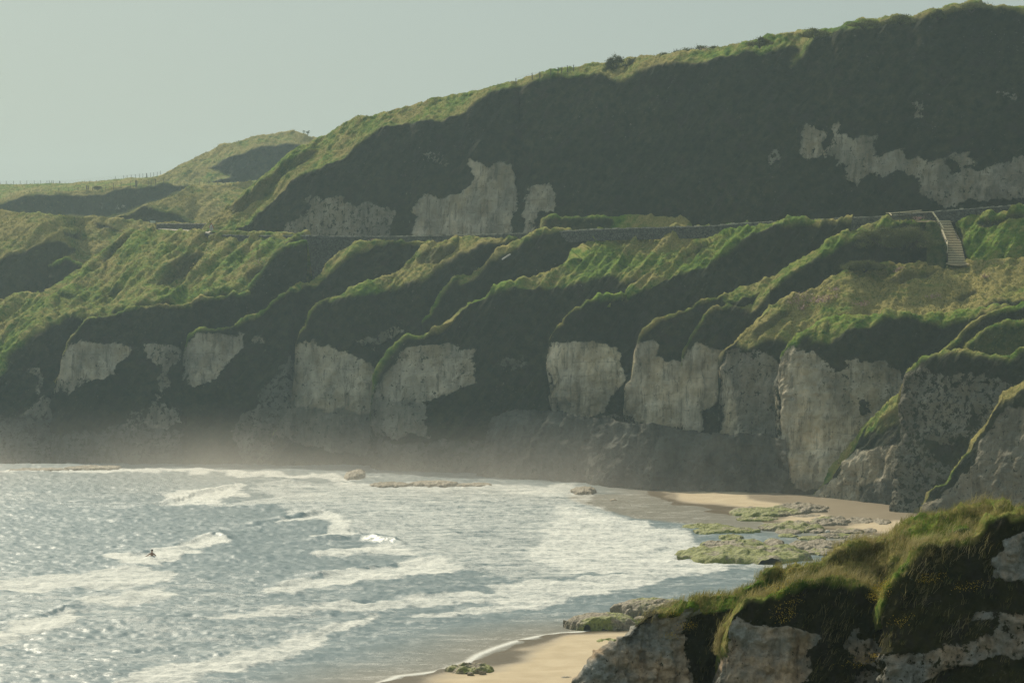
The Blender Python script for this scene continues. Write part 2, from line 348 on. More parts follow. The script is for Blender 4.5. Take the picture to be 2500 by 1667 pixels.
layer('hill', sky_, [(488, 384), (515, 381), (1041, 357), (1450, 339), (1845, 324), (2200, 312), (2560, 304)],
      bot=[(488, 585), (612, 590), (954, 595), (1452, 575), (1800, 565), (2200, 580), (2560, 570)], step=2.6, vstep=2.6,
      lit=[litp], litcot=2.1, cotbase=.48, fluting=.6, amp=.85, rim=3,
      zones=[(-.5, [(566, 512), (618, 466), (719, 385), (755, 368), (775, 372), (745, 400), (700, 430), (650, 478), (600, 520), (570, 530)])],
      chalk=[(.8, [(1148, 380), (1170, 390), (1196, 404), (1217, 389), (1255, 392), (1264, 422), (1261, 451), (1267, 511), (1255, 529), (1252, 580), (1005, 580), (1005, 517), (1032, 475), (1077, 481), (1089, 472), (1157, 457), (1154, 413)]),
             ((.66, .4), [(689, 567), (700, 540), (749, 520), (749, 490), (779, 478), (823, 478), (862, 502), (907, 493), (963, 517), (966, 580), (690, 580)]),
             (.7, [(1284, 450), (1343, 450), (1352, 485), (1345, 516), (1318, 520), (1305, 570), (1275, 570), (1282, 500)]),
             (.65, [(1964, 298), (1985, 313), (2017, 325), (2016, 352), (2023, 381), (1970, 390), (1952, 381), (1961, 343)]),
             (.45, [(2023, 360), (2045, 360), (2045, 395), (2030, 390)]),
             ((.78, .5), [(2035, 298), (2053, 292), (2050, 325), (2077, 331), (2116, 331), (2151, 316), (2128, 354), (2137, 381), (2166, 369), (2217, 363), (2214, 390), (2247, 390), (2294, 384), (2366, 369), (2387, 402), (2351, 423), (2420, 400), (2510, 372), (2580, 360), (2580, 500), (2500, 480), (2400, 492), (2300, 509), (2262, 480), (2244, 467), (2223, 429), (2193, 417), (2148, 429), (2128, 426), (2083, 447), (2056, 429), (2062, 408), (2038, 399)]),
             (0, [(2300, 388), (2325, 390), (2352, 410), (2348, 426), (2320, 420)]),
             (.4, [(1874, 412), (1884, 370), (1913, 363), (1900, 395)]), (.3, [(2223, 300), (2222, 262), (2250, 244), (2256, 275), (2240, 300)]),
             (.25, [(2425, 222), (2460, 222), (2491, 240), (2480, 253), (2440, 235)]), (.2, [(1020, 380), (1060, 368), (1110, 400), (1080, 408)]), (.3, [(1730, 412), (1775, 395), (1750, 412)])])
# grassy verge mounds beside the road under the hill
layer('verge', [(1320, 545), (1323, 533), (1340, 529), (1420, 531), (1440, 526), (1500, 531), (1540, 524), (1600, 528), (1672, 532), (1690, 548)],
      [(1320, 337.5), (1690, 327)], bot=[(1320, 580), (1690, 570)], rim=3, grass_all=1, nose=1, amp=.5, cotbase=.9, zones=[(.4, [(1320, 534), (1490, 533), (1500, 545), (1480, 575), (1320, 575)])])
layer('verge', [(508, 577), (540, 563), (560, 562), (600, 566), (650, 569), (745, 574), (760, 578)], [(508, 372), (760, 364)], bot=[(508, 590), (760, 590)], rim=3, grass_all=1, amp=.4)
# --- lower cliffs, left to right (far to near)
A_lit = [(-90, 700), (0, 725), (95, 705), (208, 640), (298, 570), (372, 550), (520, 560), (760, 570), (735, 590), (700, 607), (673, 629), (626, 672), (622, 690), (615, 719), (542, 723), (481, 737), (466, 752), (398, 747), (344, 748), (304, 760), (253, 780), (174, 774), (134, 799), (90, 824), (47, 853), (29, 871), (11, 904), (-90, 960)]
layer('headland', [(-90, 738), (0, 732), (95, 714), (149, 684), (208, 648), (253, 619), (298, 577), (322, 566), (372, 562), (395, 563.5), (412, 565), (450, 570), (480, 573), (515, 576), (600, 581), (690, 582), (745, 582), (760, 586)],
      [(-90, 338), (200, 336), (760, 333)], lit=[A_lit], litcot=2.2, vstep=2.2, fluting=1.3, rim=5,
      pull=[(-90, 362), (0, 364), (95, 368), (208, 378), (298, 385), (400, 378), (515, 374), (760, 362)],
      zones=[(-.5, [(378, 700), (410, 660), (440, 635), (478, 607), (500, 612), (500, 632), (470, 660), (430, 690), (385, 705)]),
             (-.5, [(232, 725), (270, 712), (320, 696), (318, 705), (280, 725), (235, 733)]), (-.5, [(140, 727), (185, 722), (190, 732), (140, 737)]),
             (-.6, [(250, 640), (300, 590), (325, 570), (300, 610), (262, 650)])],
      chalk=[(.4, [(60, 895), (95, 890), (110, 930), (115, 965), (90, 960), (85, 920)]), ((.65, .3), [(25, 1025), (110, 970), (150, 1000), (160, 1050), (110, 1060), (30, 1045)]), ((.62, .03), [(-90, 1000), (200, 1030), (240, 1150), (-90, 1150)])])
wallY = [(730, 361), (905, 355)]
layer('cliff', [(128, 975), (130, 958), (145, 922), (155, 878), (174, 831), (181, 817), (199, 795), (217, 779), (253, 777), (304, 759), (344, 747), (398, 747), (466, 753), (481, 739), (542, 725), (615, 721), (626, 701), (622.5, 700), (673, 631), (700, 609), (735, 592), (750, 590)],
      [(128, 333), (750, 330)], nose=2.5, rim=4, litcot=1.6, fluting=.8,
      chalk=[(.75, [(174, 836), (200, 838), (255, 840), (290, 837), (320, 850), (318, 872), (290, 880), (278, 905), (285, 920), (200, 928), (148, 925), (155, 878)]),
             (.4, [(148, 925), (240, 930), (205, 945), (160, 965), (125, 965)]),
             (.45, [(350, 840), (390, 835), (445, 845), (440, 890), (415, 900), (420, 935), (400, 960), (385, 990), (440, 1000), (450, 1035), (400, 1045), (352, 1045), (375, 990), (400, 900), (360, 870)]),
             (.2, [(270, 1060), (330, 1010), (360, 1000), (350, 1050), (280, 1070)]), ((.6, .03), [(120, 1060), (300, 1040), (600, 1060), (600, 1150), (120, 1150)])])
layer('cliff', [(443, 960), (446, 900), (448, 870), (458, 828), (465, 817), (485, 810), (553, 802), (579, 797), (631, 766), (662, 740), (679, 723), (718, 706), (760, 694), (785, 670), (800, 640), (822, 618), (860, 600), (907, 588), (960, 590), (1050, 595)],
      [(443, 329), (1050, 329)], nose=2.0, rim=5, fluting=.8, litcot=1.7,
      lit=[[(718, 700), (785, 665), (800, 636), (822, 612), (860, 596), (915, 582), (915, 592), (870, 622), (830, 650), (800, 676), (760, 704), (718, 714)]],
      chalk=[(.7, [(458, 834), (480, 818), (553, 810), (599, 820), (585, 850), (557, 896), (513, 933), (470, 942), (452, 907), (443, 871)]), (.4, [(612, 818), (640, 812), (645, 835), (618, 838)]),
             ((.62, .15), [(700, 850), (700, 870), (640, 950), (610, 1000), (560, 1050), (600, 1130), (720, 1130), (730, 900)])])
layer('cliff', [(668, 1062), (690, 1020), (710, 987), (714, 940), (722, 860), (724, 835), (730, 815), (748, 800), (750, 782), (761, 759), (773, 743), (797, 731), (844, 718), (856, 707), (934, 684), (986, 654), (1017, 621), (1041, 599), (1060, 592), (1200, 583), (1300, 578)],
      [(668, 325), (1300, 321)], nose=2.5, rim=4, fluting=.8,
      lit=[[(797, 725), (856, 700), (934, 678), (986, 648), (1017, 615), (1041, 590), (1300, 570), (1290, 582), (1200, 596), (1150, 618), (1110, 645), (1072, 660), (1033, 692), (954, 712), (852, 729), (800, 738)]],
      zones=[(-.45, [(1025, 650), (1045, 612), (1075, 600), (1120, 604), (1090, 640), (1060, 650)])],
      chalk=[(.65, [(722, 843), (760, 834), (800, 840), (850, 855), (865, 870), (900, 885), (955, 905), (955, 1014), (915, 1010), (856, 1003), (705, 987), (708, 943), (718, 884)]),
             (.35, [(866, 840), (900, 825), (940, 805), (985, 792), (985, 815), (940, 830), (890, 850)]),
             ((.8, .22), [(705, 987), (856, 1003), (945, 1014), (930, 1060), (920, 1110), (760, 1095), (660, 1065)])])
layer('cliff', [(1034, 800), (1036, 788), (1053, 766), (1080, 727), (1115, 688), (1143, 676), (1182, 644), (1230, 609), (1289, 581), (1325, 568), (1452, 562), (1500, 566)],
      [(1034, 322), (1500, 315)], nose=.8, rim=5, lit=[[(1115, 680), (1143, 670), (1182, 638), (1230, 602), (1289, 574), (1452, 555), (1452, 572), (1325, 575), (1300, 588), (1240, 618), (1190, 652), (1150, 686), (1120, 699)]])
layer('cliff', [(904, 1115), (907, 1090), (910, 1030), (923, 975), (927, 955), (942, 912), (966, 873), (997, 833), (1068, 802), (1111, 770), (1143, 743), (1182, 727), (1259, 700), (1279, 686), (1330, 668), (1377, 644), (1420, 613), (1452, 584), (1480, 573), (1600, 562), (1760, 553), (1850, 549), (1890, 560)],
      [(904, 318), (1300, 308), (1890, 300)], nose=2.5, rim=5, fluting=1.3, pull=[(904, 320), (1000, 321), (1259, 321), (1377, 325), (1480, 330), (1600, 326), (1850, 316)],
      lit=[[(1182, 722), (1259, 693), (1279, 680), (1330, 662), (1377, 638), (1420, 606), (1452, 577), (1850, 540), (1880, 560), (1700, 640), (1534, 700), (1507, 680), (1452, 682), (1389, 700), (1298, 704), (1261, 710), (1185, 734)]],
      chalk=[(.62, [(966, 877), (985, 858), (1030, 840), (1110, 832), (1130, 850), (1160, 860), (1160, 930), (1110, 955), (1080, 970), (1035, 982), (920, 975), (940, 912)]),
             ((.75, .25), [(915, 976), (1035, 982), (1045, 1030), (1050, 1065), (1000, 1060), (950, 1070), (905, 1060)]), (.2, [(1200, 880), (1280, 865), (1300, 900), (1230, 905)]), ((.65, .03), [(905, 1075), (1200, 1075), (1350, 1080), (1350, 1160), (905, 1160)])])
layer('cliff', [(1340, 1030), (1341, 870), (1344, 835), (1348, 812), (1356, 800), (1377, 786), (1383, 768), (1420, 751), (1436, 737), (1475, 733), (1527, 725), (1545, 700), (1593, 658), (1672, 617), (1743, 580), (1800, 557), (1900, 544), (2000, 538), (2080, 545)],
      [(1340, 304), (1600, 298), (2080, 291)], nose=2.2, rim=5, fluting=1.2, edge=[(0, 1344), (821, 1344), (841, 1342), (873, 1334), (904, 1336), (928, 1348), (947, 1351), (967, 1340), (987, 1361), (1100, 1361)],
      pull=[(1340, 305), (1475, 308), (1600, 312), (1743, 316), (1850, 312), (2080, 303)],
      lit=[[(1534, 695), (1593, 650), (1672, 610), (1743, 570), (1800, 548), (1900, 536), (2010, 530), (2010, 545), (1900, 556), (1845, 566), (1767, 630), (1719, 652), (1617, 684), (1554, 714), (1530, 730)]],
      chalk=[(1.0, [(1330, 834), (1400, 836), (1470, 832), (1500, 842), (1520, 862), (1525, 930), (1505, 960), (1480, 985), (1440, 1018), (1340, 1012), (1325, 960), (1325, 873)]), (.35, [(1450, 1012), (1500, 1008), (1527, 1030), (1470, 1025)])])
layer('cliff', [(1526, 1040), (1530, 967), (1538, 936), (1554, 884), (1566, 829), (1578, 810), (1617, 778), (1652, 766), (1711, 741), (1767, 723), (1800, 706), (1891, 674), (1960, 628), (2051, 582), (2120, 552), (2161, 539), (2200, 536), (2275, 540), (2283, 560), (2290, 640)],
      [(1526, 292), (1900, 283), (2290, 278)], nose=2.2, rim=5, pull=[(1526, 294), (1767, 298), (2051, 302), (2161, 303), (2290, 303)],
      lit=[[(1767, 716), (1800, 699), (1891, 667), (1960, 621), (2051, 575), (2120, 545), (2250, 530), (2161, 562), (2074, 590), (1951, 662), (1882, 708), (1800, 736), (1767, 737)]],
      zones=[(.7, [(2070, 600), (2161, 562), (2290, 540), (2290, 660), (2000, 700), (2020, 660)])],
      chalk=[(.85, [(1560, 835), (1600, 840), (1615, 850), (1610, 872), (1670, 887), (1690, 850), (1720, 850), (1720, 1062), (1640, 1045), (1520, 1026), (1525, 967), (1533, 936), (1550, 884)])])
layer('cliff', [(1640, 1056), (1645, 983), (1676, 877), (1688, 837), (1694, 825), (1711, 794), (1727, 770), (1751, 751), (1790, 737), (1835, 718), (1880, 700)],
      [(1640, 288), (1880, 282)], nose=1.6, rim=5, lit=[[(1745, 752), (1790, 728), (1880, 695), (1880, 720), (1835, 768), (1790, 745), (1752, 758)]],
      chalk=[(.85, [(1690, 836), (1720, 838), (1745, 848), (1767, 850), (1762, 960), (1740, 990), (1715, 1000), (1706, 1060), (1635, 1044), (1640, 983), (1672, 877)])])
G_lit = [(1800, 825), (1846, 775), (1878, 738), (1937, 715), (1997, 692), (2070, 650), (2156, 646), (2257, 627), (2400, 624), (2580, 620), (2580, 720), (2500, 735), (2440, 740), (2371, 779), (2303, 792), (2230, 775), (2166, 779), (2074, 806), (2028, 830), (1987, 838), (1933, 845), (1900, 832), (1870, 837), (1832, 854), (1800, 840)]
layer('headland', [(1757, 1075), (1759, 912), (1767, 852), (1794, 839), (1800, 834), (1846, 784), (1878, 747), (1937, 724), (1997, 701), (2070, 660), (2156, 656), (2257, 639), (2316, 643), (2400, 636), (2500, 634), (2580, 630)],
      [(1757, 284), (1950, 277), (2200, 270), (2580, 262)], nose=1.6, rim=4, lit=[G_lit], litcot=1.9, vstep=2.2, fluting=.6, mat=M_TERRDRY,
      pull=[(1757, 286), (1850, 288), (1997, 292), (2156, 295), (2316, 294), (2580, 288)],
      zones=[(-.5, [(1840, 815), (1870, 790), (1905, 765), (1935, 760), (1905, 785), (1880, 810), (1850, 835)]), (-.55, [(1950, 820), (1990, 800), (2010, 795), (1985, 815)]), (-.6, [(2330, 722), (2345, 708), (2382, 708), (2385, 716), (2350, 730)]),
             (-.7, [(2175, 682), (2230, 668), (2300, 660), (2260, 680), (2190, 700)])],
      chalk=[((.72, .3), [(1765, 852), (1795, 850), (1870, 856), (1905, 885), (1925, 950), (1925, 1090), (1850, 1075), (1752, 1066), (1755, 912)]), (.9, [(1755, 900), (1790, 930), (1800, 980), (1808, 1067), (1762, 1063)])], tuft=9)
layer('headland', [(1903, 1195), (1904, 960), (1914, 884), (1933, 845), (1955, 828), (1990, 808), (2030, 792), (2074, 778), (2166, 764), (2303, 770), (2400, 760), (2520, 745)],
      [(1903, 273), (2200, 268), (2520, 262)], nose=2.6, rim=4, litcot=1.8, fluting=.7,
      lit=[[(1925, 850), (1955, 820), (2030, 785), (2166, 755), (2303, 760), (2520, 735), (2520, 750), (2371, 782), (2303, 797), (2230, 777), (2166, 781), (2074, 808), (2028, 845), (1985, 845), (1975, 825), (1933, 860)]],
      chalk=[(.6, [(1925, 850), (2000, 868), (2040, 874), (2075, 884), (2150, 874), (2200, 900), (2240, 960), (2250, 985), (2120, 1200), (1940, 1200), (1895, 1044), (1890, 953)]),
             (1.0, [(1945, 880), (1990, 900), (2030, 960), (2060, 1010), (2090, 1040), (2060, 1190), (1925, 1165), (1905, 1050), (1900, 985)]), (0, [(2095, 978), (2124, 978), (2130, 1012), (2103, 1018)]), (0, [(2010, 870), (2060, 880), (2075, 900), (2040, 905)])])
# continuous grey foot of the cliffs
layer('cliff', [(1188, 1160), (1190, 1060), (1205, 1022), (1239, 1004), (1353, 1007), (1420, 1015), (1523, 1030), (1641, 1045), (1708, 1058), (1770, 1064), (1806, 1068), (1860, 1060), (1925, 1075)],
      [(1188, 307), (1350, 298), (1600, 282.5), (1925, 273.5)], rim=0, cotbase=.7, pull=[(1190, 314), (1239, 312.5), (1330, 309.5), (1348, 305), (1515, 301), (1532, 295), (1640, 291), (1708, 289), (1850, 284.5), (1925, 275)], tuft=0, fluting=1, amp=1.6,
      chalk=[((.9, .03), [(1040, 990), (1940, 990), (1940, 1130), (1800, 1150), (1500, 1150), (1040, 1150)]), ((.8, .03), [(1040, 1120), (1940, 1120), (1940, 1240), (1040, 1240)])], back=((.2, -.5), (.8, -3)))
# right-hand grassy banks and buttresses
layer('headland', [(2300, 880), (2303, 868), (2348, 825), (2360, 805), (2385, 784), (2440, 762), (2500, 740), (2580, 730)], [(2300, 263), (2580, 258)], bot=[(2300, 960), (2580, 960)], rim=9, nose=.8, amp=.7)
layer('headland', [(2347, 880), (2352, 868), (2370, 840), (2394, 816), (2430, 799), (2463, 790), (2500, 788), (2580, 778)], [(2347, 257), (2580, 253)], bot=[(2347, 960), (2580, 960)], rim=11, nose=1.2, amp=.7, grass_all=.25, tuft=16)
layer('cliff', [(1975, 1222), (1990, 1205), (2020, 1168), (2047, 1126), (2083, 1081), (2120, 1030), (2150, 1008), (2179, 985), (2216, 966), (2260, 950)],
      [(1975, 271), (2190, 258), (2260, 256)], nose=.8, rim=7, cotbase=.55, lit=[[(2120, 1025), (2179, 978), (2225, 955), (2225, 990), (2160, 1030), (2130, 1050), (2105, 1062)]],
      zones=[(-.4, [(2130, 1040), (2200, 1000), (2200, 1030), (2140, 1060)])],
      chalk=[(.6, [(1970, 1225), (2024, 1172), (2083, 1097), (2110, 1092), (2180, 1085), (2240, 1090), (2260, 1290), (2100, 1270)]), ((.7, .1), [(2100, 1190), (2260, 1150), (2260, 1290), (2100, 1270)])])
layer('cliff', [(2187, 912), (2205, 900), (2222, 896), (2240, 893), (2250, 880), (2303, 871), (2394, 877), (2440, 884), (2472, 890), (2486, 872), (2500, 854), (2580, 820)],
      [(2187, 252), (2580, 240)], nose=.9, rim=7, cotbase=.34, fluting=.3, amp=1.25, edge=[(0, 2216), (906, 2216), (966, 2212), (1000, 2203), (1050, 2208), (1090, 2196), (1130, 2181), (1165, 2185), (1200, 2189), (1320, 2186)],
      chalk=[((.57, .22), [(2160, 912), (2230, 906), (2262, 900), (2300, 912), (2400, 925), (2475, 935), (2600, 930), (2600, 1330), (2180, 1330)]), (.25, [(2200, 1060), (2250, 1060), (2300, 1080), (2400, 1080), (2360, 1130), (2230, 1130)]),
             (0, [(2265, 1095), (2310, 1082), (2370, 1075), (2360, 1110), (2300, 1125)]), (0, [(2378, 1000), (2385, 1000), (2398, 1045), (2372, 1050)])])
layer('cliff', [(2253, 1270), (2262, 1236), (2279, 1195), (2312, 1179), (2339, 1135), (2350, 1118), (2371, 1102), (2373, 1080), (2399, 1049), (2431, 998), (2449, 962), (2500, 934), (2580, 895)],
      [(2253, 236), (2580, 222)], nose=2, rim=4, cotbase=.36, fluting=.3, lit=[[(2440, 965), (2500, 925), (2580, 885), (2580, 912), (2500, 952), (2450, 978)]],
      chalk=[((.78, .35), [(2580, 985), (2500, 985), (2449, 992), (2410, 1045), (2382, 1100), (2372, 1150), (2345, 1160), (2310, 1200), (2250, 1240), (2240, 1290), (2580, 1290)])])
# --- foreground bluff
def nearlit(*p): return list(p)
layer('headland', [(1404, 1680), (1411, 1664), (1440, 1636), (1470, 1605), (1505, 1568), (1540, 1536), (1578, 1504), (1610, 1497), (1662, 1476), (1751, 1453), (1790, 1455), (1812, 1437), (1849, 1424), (1862, 1420), (1872, 1402), (1885, 1392), (1961, 1390), (2017, 1376), (2055, 1341), (2102, 1325), (2172, 1313), (2218, 1275), (2265, 1264), (2335, 1245), (2429, 1230), (2500, 1238), (2600, 1250)],
      [(1404, 54), (2600, 57)], bot=[(1404, 1800), (2600, 1800)], nose=.6, near=True, mat=M_NEAR, rim=0, litcot=2.2, cotbase=.55, amp=1.0, step=2.2, vstep=2.2, label=None, fluting=.6,
      lit=[[(1600, 1500), (1610, 1490), (1662, 1468), (1751, 1445), (1812, 1430), (1868, 1390), (1961, 1380), (2055, 1330), (2218, 1260), (2429, 1210), (2600, 1230), (2600, 1262), (2500, 1262), (2438, 1270), (2391, 1320), (2300, 1340), (2239, 1380), (2185, 1445), (2170, 1490), (2100, 1440), (1950, 1432), (1869, 1465), (1800, 1480), (1720, 1490), (1690, 1498)]],
      zones=[(-.4, [(2013, 1385), (2045, 1352), (2155, 1335), (2165, 1350), (2117, 1370), (2040, 1385)]), (-.4, [(2129, 1408), (2176, 1375), (2206, 1380), (2176, 1447), (2150, 1440)]), (-.4, [(2328, 1298), (2361, 1292), (2367, 1319), (2334, 1322)]),
             (-.4, [(1812, 1440), (1850, 1428), (1880, 1440), (1850, 1458), (1812, 1460)]), (-.4, [(1868, 1420), (1880, 1395), (1900, 1400), (1900, 1440), (1880, 1438)])],
      chalk=[(.75, [(1380, 1690), (1400, 1660), (1530, 1530), (1579, 1508), (1600, 1500), (1690, 1497), (1728, 1487), (1690, 1516), (1656, 1545), (1696, 1548), (1690, 1600), (1690, 1700)])])
layer('headland', [(1738, 1700), (1744, 1667), (1752, 1604), (1768, 1543), (1776, 1519), (1789, 1497), (1807, 1476), (1829, 1463), (1869, 1460), (1900, 1448), (1950, 1430), (2010, 1422), (2069, 1424), (2114, 1434), (2144, 1462), (2170, 1480), (2260, 1500)],
      [(1738, 52.5), (2260, 52.5)], bot=[(1738, 1800), (2260, 1800)], nose=.5, near=True, mat=M_NEAR, rim=9, litcot=2.2, cotbase=.42, step=2.2, vstep=2.2, fluting=.6, label=None,
      chalk=[(.75, [(1776, 1522), (1791, 1509), (1842, 1520), (1869, 1518), (1903, 1532), (1950, 1532), (2007, 1542), (1985, 1570), (1970, 1667), (1960, 1700), (1735, 1700), (1752, 1604)]),
             (.5, [(2135, 1516), (2158, 1486), (2182, 1486), (2179, 1504), (2155, 1536)]), (.45, [(2060, 1572), (2078, 1531), (2105, 1531), (2099, 1557), (2140, 1557), (2164, 1584), (2200, 1610), (2140, 1623), (2069, 1608)]), (.4, [(2078, 1641), (2140, 1630), (2260, 1610), (2260, 1700), (2078, 1700)])])
layer('headland', [(2160, 1520), (2168, 1488), (2185, 1440), (2209, 1404), (2239, 1378), (2272, 1348), (2307, 1333), (2375, 1322), (2400, 1305), (2418, 1282), (2438, 1266), (2500, 1258), (2600, 1262)],
      [(2160, 50.5), (2600, 50.5)], bot=[(2160, 1800), (2600, 1800)], nose=.4, near=True, mat=M_NEAR, rim=8, litcot=2.2, cotbase=.5, step=2.2, vstep=2.2, fluting=.6,
      chalk=[(.75, [(2456, 1307), (2500, 1298), (2600, 1300), (2600, 1420), (2500, 1417), (2456, 1417), (2420, 1408), (2432, 1390), (2417, 1370), (2432, 1352), (2456, 1337)]),
             (.5, [(2370, 1507), (2397, 1495), (2441, 1495), (2600, 1490), (2600, 1611), (2500, 1611), (2456, 1602), (2415, 1608), (2367, 1629), (2307, 1629), (2218, 1680), (2150, 1680), (2164, 1600), (2188, 1602), (2248, 1599), (2280, 1584), (2352, 1575), (2426, 1551), (2432, 1522), (2373, 1516)])])
# ================================================================ sea, sand
LAND_NEAR = [(880, 1700), (945, 1667), (984, 1651), (1031, 1646), (1082, 1639), (1154, 1617), (1180, 1599), (1223, 1581), (1270, 1566), (1324, 1554), (1378, 1546), (1487, 1539), (1560, 1534), (1640, 1521), (1720, 1516), (1790, 1504), (1860, 1498), (1930, 1478), (2010, 1462), (2060, 1440), (2150, 1428), (2260, 1408), (2400, 1404), (2700, 1400), (2700, 1900), (500, 1900), (700, 1780)]
LAND_FAR = [(1590, 1208), (1625, 1222), (1650, 1232), (1716, 1237), (1750, 1243), (1720, 1249), (1772, 1256), (1860, 1264), (1850, 1274), (1990, 1290), (2080, 1303), (2150, 1312), (2100, 1322), (2200, 1345), (2700, 1360), (2700, 1150), (1640, 1150), (1590, 1185)]
def plan(poly): a = np.array(poly, float); w_ = PZ(a[:, 0], a[:, 1]); return [(float(q[0]), float(q[1])) for q in w_]
LN, LF = plan(LAND_NEAR), plan(LAND_FAR)
def land(x, y):
    d = -1e9*np.ones(np.shape(x))
    for L in (LN, LF):
        s = segdist(x, y, L, True); s = np.where(inpoly(x, y, L), s, -s); d = np.maximum(d, s)
    return d
def grid_plan(x0, x1, nx, y0, y1, ny):
    gx, gy = np.meshgrid(np.linspace(x0, x1, nx), np.linspace(y0, y1, ny)); w_ = PZ(gx, gy); return gx, gy, w_
gx, gy, wv = grid_plan(-300, 2900, 640, 1128, 1850, 420)
ld = land(wv[..., 0], wv[..., 1]); ld = ld + .35*fbm(wv, 3.0, 3, 5)
zs = np.where(ld > 0, np.minimum(ld*.035, .9)+.02*np.clip(ld, 0, 1), np.maximum(ld*.05, -1.0)) + .02*fbm(wv, 2., 2, 6)
wv[..., 2] = zs
t = NT('sand'); wet = t.attr('wet')
dry = t.mix(t.rng(t.noise(.5, 4), .35, .65), (.44, .35, .23), (.52, .425, .29)); dry = t.mix(t.rng(t.noise(3, 4, .7), .6, .75, 0, .35), dry, (.30, .22, .13))
t.set(t.b.inputs['Base Color'], t.mix(wet, dry, (.15, .115, .075))); t.set(t.b.inputs['Roughness'], t.rng(wet, 0, 1, .95, .28))
t.b.inputs['Specular IOR Level'].default_value = .3
t.set(t.b.inputs['Normal'], t.bump(t.noise(1.6, 5, .7), .05, .6))
wetm = 1-sstep(1.2, 3.6, ld+1.2*fbm(wv, 5, 3, 8)); isl = np.zeros(gx.shape)
jx = gx+12*fbm(np.stack([gx/30, gy/7, gx*0], -1), 1., 3, 15); jy = gy+2.5*fbm(np.stack([gx/30, gy/7, gx*0+3], -1), 1., 3, 16)
for q in ([(1640, 1205), (1815, 1205), (1830, 1226), (1930, 1240), (1880, 1248), (1772, 1256), (1716, 1236), (1650, 1231)], [(1850, 1268), (1960, 1260), (2020, 1262), (1980, 1282)], [(2060, 1286), (2200, 1278), (2220, 1304), (2100, 1303)], [(2040, 1300), (2120, 1306), (2060, 1312)]): isl[inpoly(jx, jy, q)] = 1
wetm = np.where(gy < 1420, np.maximum(wetm, .72*(1-blur(blur(isl, 1, 0), 1, 1))), wetm)
me = npmesh('sand', wv.reshape(-1, 3), gridfaces(*gx.shape), dict(wet=wetm))
tag(newobj('beach', me, None, t.m), kind='structure')
# sea bed / land sheet out to the horizon
g = MB(); g.box((0, 300, -3.2), (1000, 700, .2)); tag(g.build('ground', simple('ground', (.06, .07, .035), scale=.05)), kind='structure')

